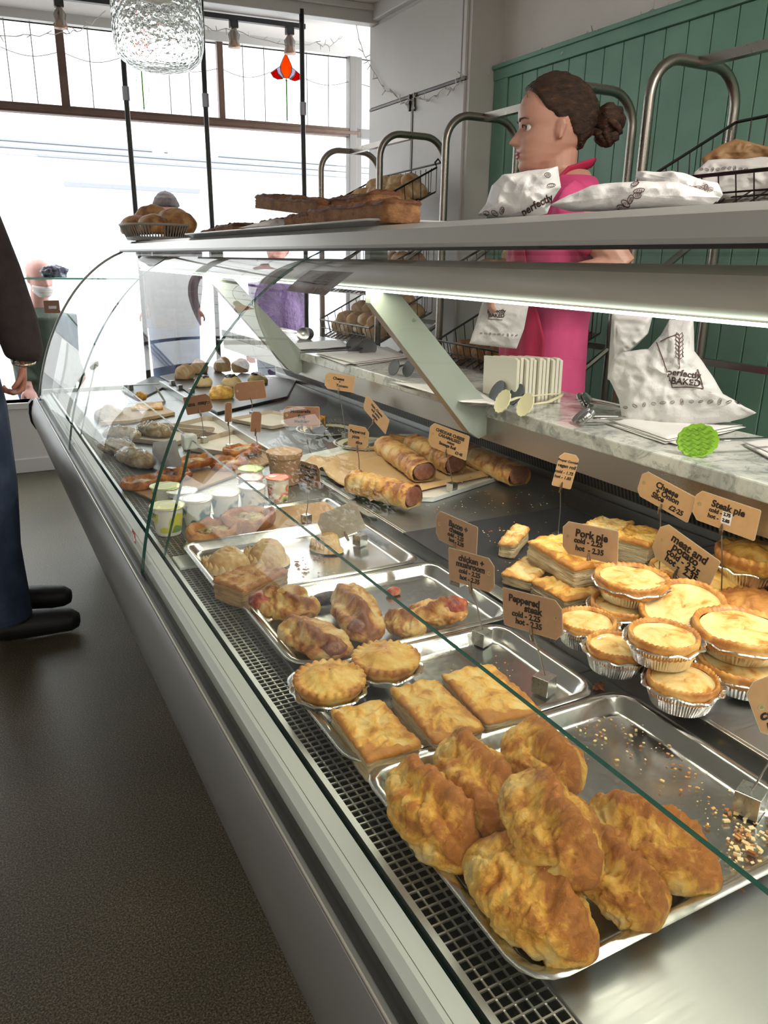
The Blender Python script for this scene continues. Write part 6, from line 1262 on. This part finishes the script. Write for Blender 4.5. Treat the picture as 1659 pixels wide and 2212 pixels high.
def hairfn(H, lo=.80, thick=.030):
    def f(p_, u, v):
        x, y, z = p_/H; line = .81 if x > .30 else (.50+(x-.02)*1.05 if x > .02 else (.50 if x > -.10 else max(.10, .50+(x+.10)*1.5)))
        line += .02*math.sin(x*40+y*20); k = max(0,min(1,(z-line)/.05)); g = Vector((p_.x+.03*H, p_.y, p_.z-.5*H)).normalized()
        st = .004*math.sin(70*(z+.5*x))*k*H*.6 + .004*nz(p_,40,3)*k + .0025*nz((p_.x*40,p_.y*160,p_.z*160),1,3)*k
        return p_ + g*(H*(-.03+(thick+.03)*k)+st)
    return f
hm = head_mesh(H, fn=hairfn(H), nu=90, nv=110).xf(iv@HM); hm.build('hair', M_hair, wk, smooth=True, fix=False)
mb = MB(); R_ = rnd(5)
for k in range(26):
    a = R_.uniform(0,6.28); b_ = R_.uniform(0,3.14); c = HM@Vector((-.60*H,0,.50*H)); q = [c+Vector((math.cos(a+t)*math.sin(b_+t*.6),math.sin(a+t)*math.sin(b_+t*.6),math.cos(b_+t*.6)*1.25))*(.030+.010*R_.random()) for t in [i*.35 for i in range(7)]]
    mb.tube(q, [.006,.009,.010,.010,.009,.008,.003], 6)
i0 = len(mb.v); mb.xf(iv); lump(.034,.034,.042,9,M_hair,'hair_bun',wk,loc=iv@HM@Vector((-.60*H,0,.36*H)),amp=.2,sc=40,flat=1); mb.build('hair_bun_strands', M_hair, wk, smooth=True)
mb = MB()
for k in range(14): s0 = HM@Vector((.28*H+R_.uniform(-.05,.02)*H,R_.uniform(-.1,.26)*H,.82*H)); mb.tube([s0, s0+fw*.008+Vector((0,0,-.008)), s0+fw*.006+Vector((0,0,-.022))], .0006, 4)
mb.xf(iv); mb.build('fringe_wisps', mat('light_hair',(.25,.13,.06),.5), wk)
M_eye = mat('eye_white', (.7,.68,.66), .15); M_iris = mat('iris_brown', (.04,.02,.012), .1); M_brow = mat('brow_hair', (.07,.035,.02), .7); M_lip = mat('lip_pink', (.42,.13,.12), .4)
for s_ in (1,-1):
    c = HM@Vector((.268*H, s_*.135*H, .452*H)); lump(.0115,.0115,.0115,1,M_eye,'eye',wk,loc=iv@c-Vector((0,0,.0115)),amp=0,amp2=0,flat=1,n=20,rings=8)
    lump(.0055,.0055,.0055,1,M_iris,'iris',wk,loc=iv@(c+(HM.to_3x3()@Vector((.0080,s_*.001,0))))-Vector((0,0,.0055)),amp=0,amp2=0,flat=1,n=16,rings=6)
    pts = [HM@Vector((x*H, s_*y*H, z*H)) for x,y,z in ((.376,.055,.525),(.376,.11,.545),(.345,.175,.545),(.30,.225,.525))]; mb = MB().tube(pts, [.0022,.0036,.0032,.001], 6, flat=.6).xf(iv); mb.build('eyebrow', M_brow, wk, smooth=True)
    pts = [HM@Vector((x*H, s_*y*H, z*H)) for x,y,z in ((.345,.085,.462),(.352,.13,.482),(.322,.185,.462))]; mb = MB().tube(pts, [.0014,.0020,.0012], 6).xf(iv); mb.build('upper_lid', M_brow, wk, smooth=True)
pts = lambda z, x, w_: [HM@Vector(((x-.9*t*t)*H, t*H, (z-.12*t*t)*H)) for t in [w_*(k/4-1) for k in range(9)]]
mb = MB().tube(pts(.208,.384,.10), [.0008,.002,.0036,.0042,.0036,.0042,.0036,.002,.0008], 8); mb.tube(pts(.170,.376,.09), [.0008,.002,.004,.005,.005,.005,.004,.002,.0008], 8); mb.xf(iv); mb.build('lips', M_lip, wk, smooth=True)
MB().lathe([(0,0),(.003,0),(.003,.003),(0,.003)],10).xf(iv@HM@Matrix.Translation((-.03*H,.318*H,.325*H))).build('earring', mat('gold',(.7,.45,.15),.25,1), wk)
lump(.0022,.0022,.0015,1,mat('mole_brown',(.08,.02,.012),.6),'mole',wk,loc=iv@(HP-fw*.015+sdv*.0505+Vector((0,0,-.018))),amp=0)
# ---- customer at the left edge -------------------------------------------
cu = thing('person', 'customer in dark purple-brown jacket and blue jeans, cropped by the left edge', 'person', (-.06,2.72,0)); ci = Matrix.Translation((.06,-2.72,0)); Yc = 2.70
M_hskin = skin('ruddy_skin', (.42,.17,.12)); M_jack = noisy('dark_fleece', [(.3,(.020,.014,.016)),(.7,(.042,.028,.030))], 30, .9, 0, .5, 200, dist=.002)
M_jean = noisy('blue_denim', [(.3,(.012,.022,.055)),(.55,(.025,.042,.09)),(.75,(.05,.075,.13))], 9, .85, 0, .5, 220, dist=.001); M_shoe = mat('black_shoe', (.010,.010,.011), .45)
mb = MB(); A = lambda x, z, y=Yc: Vector((x,y,z))
def hb(H_, P, yw): 
    i0 = len(mb.v); q = head_mesh(H_).xf(frame(P,yw)); mb.add(q.v, q.f)
hb(.24, Vector((-.10,2.74,1.50)), .1); mb.tube([A(-.12,1.60,2.74),A(-.12,1.45,2.74)], .055, 12)
mb.tube([A(-.12,.85,2.76),A(-.12,1.1,2.76),A(-.12,1.35,2.76),A(-.12,1.45,2.76)], [.13,.14,.16,.08], 16)
for y in (2.66,2.86): mb.tube([A(-.08,.88,y),A(-.07,.5,y),A(-.08,.09,y)], [.08,.055,.04], 12); mb.tube([A(-.08,.075,y),A(.05,.065,y),A(.13,.055,y)], [.032,.026,.020], 10)
shd, elb, wrs = A(.055,1.40,2.62), A(.115,1.16,2.60), A(.145,.95,2.60); mb.tube([shd,elb,wrs], [.05,.042,.028], 12)
d = (A(.115,.80,2.60)-wrs).normalized(); x = d; zv = Vector((1,.1,0)); yv = zv.cross(x).normalized(); zv = x.cross(yv); hand(mb, Matrix.Translation(wrs+d*.03) @ Matrix((x,yv,zv)).transposed().to_4x4(), -1, 1.25, .85)
mb.tube([A(-.2,1.38,2.92),A(-.2,1.12,2.95),A(-.1,.93,2.95)], [.05,.042,.028], 12)
mb.xf(ci); fuse(mb, 'body', M_hskin, cu, .005, 2)
mb = MB().tube([A(-.13,.84,2.76),A(-.12,.90,2.76),A(-.12,1.15,2.76),A(-.12,1.36,2.76),A(-.12,1.46,2.76)], [.155,.165,.165,.175,.085], 24)
mb.tube([A(-.02,1.45,2.66), A(.06,1.36,2.62), A(.105,1.20,2.60), A(.135,1.06,2.60), A(.150,.965,2.60), A(.148,.945,2.60)], [.06,.072,.066,.064,.056,.040], 18); mb.tube([A(-.15,1.44,2.86),A(-.2,1.36,2.93),A(-.2,1.12,2.95),A(-.1,.95,2.95)], [.06,.07,.06,.045], 14); mb.xf(ci); fuse(mb, 'jacket', M_jack, cu, .008, 3)
mb = MB()
for y in (2.64,2.87): mb.tube([A(-.045,.92,y),A(-.03,.80,y),A(-.02,.55,y),A(-.02,.35,y),A(-.015,.15,y),A(-.015,.10,y)], [.115,.115,.095,.090,.088,.088], 20)
for k in range(len(mb.v)): v_ = Vector(mb.v[k]); v_ += Vector((nz(v_,9,3),nz(v_,9,4),0))*.018; mb.v[k] = tuple(v_)
mb.xf(ci); fuse(mb, 'jeans', M_jean, cu, .008, 2)
mb = MB()
for y in (2.66,2.88): mb.tube([A(-.10,.065,y),A(-.04,.07,y),A(.05,.060,y),A(.13,.052,y),A(.195,.045,y),A(.222,.040,y)], [.045,.056,.054,.050,.044,.026], 16, flat=.9)
for k in range(len(mb.v)): v_ = mb.v[k]; mb.v[k] = (v_[0],v_[1],max(.012,v_[2]))
mb.xf(ci); fuse(mb, 'shoes', M_shoe, cu, .006, 2)
mb = MB(); mb.tube([wrs+Vector((.030*math.cos(t),.030*math.sin(t),-.010+.006*math.sin(t*1))) for t in [2*PI*k/24 for k in range(24)]], .0042, 6, closed=True).xf(ci); mb.build('bracelet', noisy('beaded_bracelet',[(.4,(.12,.07,.04)),(.6,(.6,.52,.42))],180,.3,.6), cu)
# ---- people outside the window -------------------------------------------
def passer(P, H_, yw, pitch, label, mc, hairm=None, beard=False, cap=None, legs=None, sh=.19, ms=None):
    t = thing('person', label, 'person', (P.x,P.y,-.06)); off_ = Matrix.Translation((-P.x,-P.y,.06)); M_ = frame(P, yw, pitch); f_ = Vector((math.cos(yw),math.sin(yw),0)); s_ = Vector((-f_.y,f_.x,0))
    mb = MB(); q = head_mesh(H_, fn=(lambda p_,u,v: p_)).xf(M_); mb.add(q.v,q.f); ear(mb, M_, H_, 1); ear(mb, M_, H_, -1); nb = P-f_*.03-f_*math.sin(pitch)*.1
    mb.tube([M_@Vector((-.02,0,.04)), nb+Vector((0,0,-.08))], .055, 12); b0 = nb+Vector((0,0,-.12)); hip = b0-f_*math.sin(pitch)*.35+Vector((0,0,-.50))
    mb.tube([b0,b0.lerp(hip,.5),hip], [.10,.15,.14], 16)
    for k in (1,-1): mb.tube([hip+s_*.08*k,Vector((hip.x,hip.y,0))+s_*.09*k+Vector((0,0,.40*0+.30)),Vector((hip.x,hip.y,-.03))+s_*.09*k], [.085,.06,.04], 10); 
    for k in (1,-1):
        a = b0+s_*.18*k+Vector((0,0,-.02)); e_ = a+Vector((0,0,-.26)); w_ = e_+f_*.12+Vector((0,0,-.16)); mb.tube([a,e_,w_], [.05,.04,.028], 10); d_ = (w_-e_).normalized(); yv = Vector((0,0,1)).cross(d_).normalized(); hand(mb, Matrix.Translation(w_+d_*.015) @ Matrix((d_,yv,d_.cross(yv))).transposed().to_4x4(), k, .6)
    mb.xf(off_); fuse(mb, 'body', ms or M_hskin, t, .009, 1)
    mb = MB().tube([b0+Vector((0,0,.045)),b0,b0.lerp(hip,.5),hip,hip+Vector((0,0,-.06))], [.08,.17,.20,.18,.17], 18)
    for k in (1,-1): a = b0+s_*.16*k+Vector((0,0,-.0)); e_ = a+Vector((0,0,-.28)); mb.tube([a,e_,e_+f_*.10+Vector((0,0,-.13))], [.075,.062,.05], 12)
    mb.xf(off_); fuse(mb, 'coat', mc, t, .011, 2)
    mb = MB()
    for k in (1,-1): mb.tube([hip+s_*.08*k,Vector((hip.x,hip.y,.30))+s_*.09*k,Vector((hip.x,hip.y,.0))+s_*.09*k], [.11,.08,.06], 12)
    mb.xf(off_); mb.build('trousers', M_jean, t, smooth=True)
    if hairm: head_mesh(H_, fn=hairfn(H_, thick=.07)).xf(off_@M_).build('hair', hairm, t, smooth=True, fix=False)
    if beard:
        def bf(p_, u, v): x,y,z = p_/H_; k = max(0,min(1,(.30-z-(.12 if x < .1 else 0))/.04))*(1 if x > -.02 else 0); return p_+Vector((p_.x,p_.y,-.02)).normalized()*H_*(-.03+.075*k)
        head_mesh(H_, fn=bf).xf(off_@M_).build('beard', mat('white_beard',(.62,.58,.56),.8), t, smooth=True, fix=False)
    if cap:
        def cf(p_, u, v): x,y,z = p_/H_; k = max(0,min(1,(z-.60)/.03)); return p_+Vector((p_.x,p_.y,p_.z-.5*H_)).normalized()*H_*(-.03+.10*k+.02*nz(p_,30,1))
        head_mesh(H_, fn=cf).xf(off_@M_).build('hat', cap, t, smooth=True, fix=False)
    return t
passer(Vector((.455,5.50,1.005)), .235, -1.25, .12, 'bald bearded man in dark green bending outside the window', noisy('dark_green_coat',[(.3,(.03,.045,.03)),(.7,(.06,.08,.055))],12,.85), beard=True, ms=skin('pink_skin',(.62,.33,.28)))
passer(Vector((1.38,5.95,1.43)), .245, 1.4, 0, 'passer-by in a dark brown knitted hat outside, behind the loaf basket', M_jack, cap=noisy('brown_knit',[(.35,(.010,.006,.005)),(.7,(.035,.020,.015))],60,.9,0,.8,120))
M_puf = noisy('purple_quilted_coat', [(.35,(.07,.03,.10)),(.7,(.16,.08,.22))], 10, .6, 0, 1, 26, dist=.03)
passer(Vector((2.08,5.62,1.20)), .235, -2.2, 0, 'person in a purple quilted coat outside, seen through the counter glass', M_puf, hairm=mat('auburn_hair',(.20,.07,.03),.6))
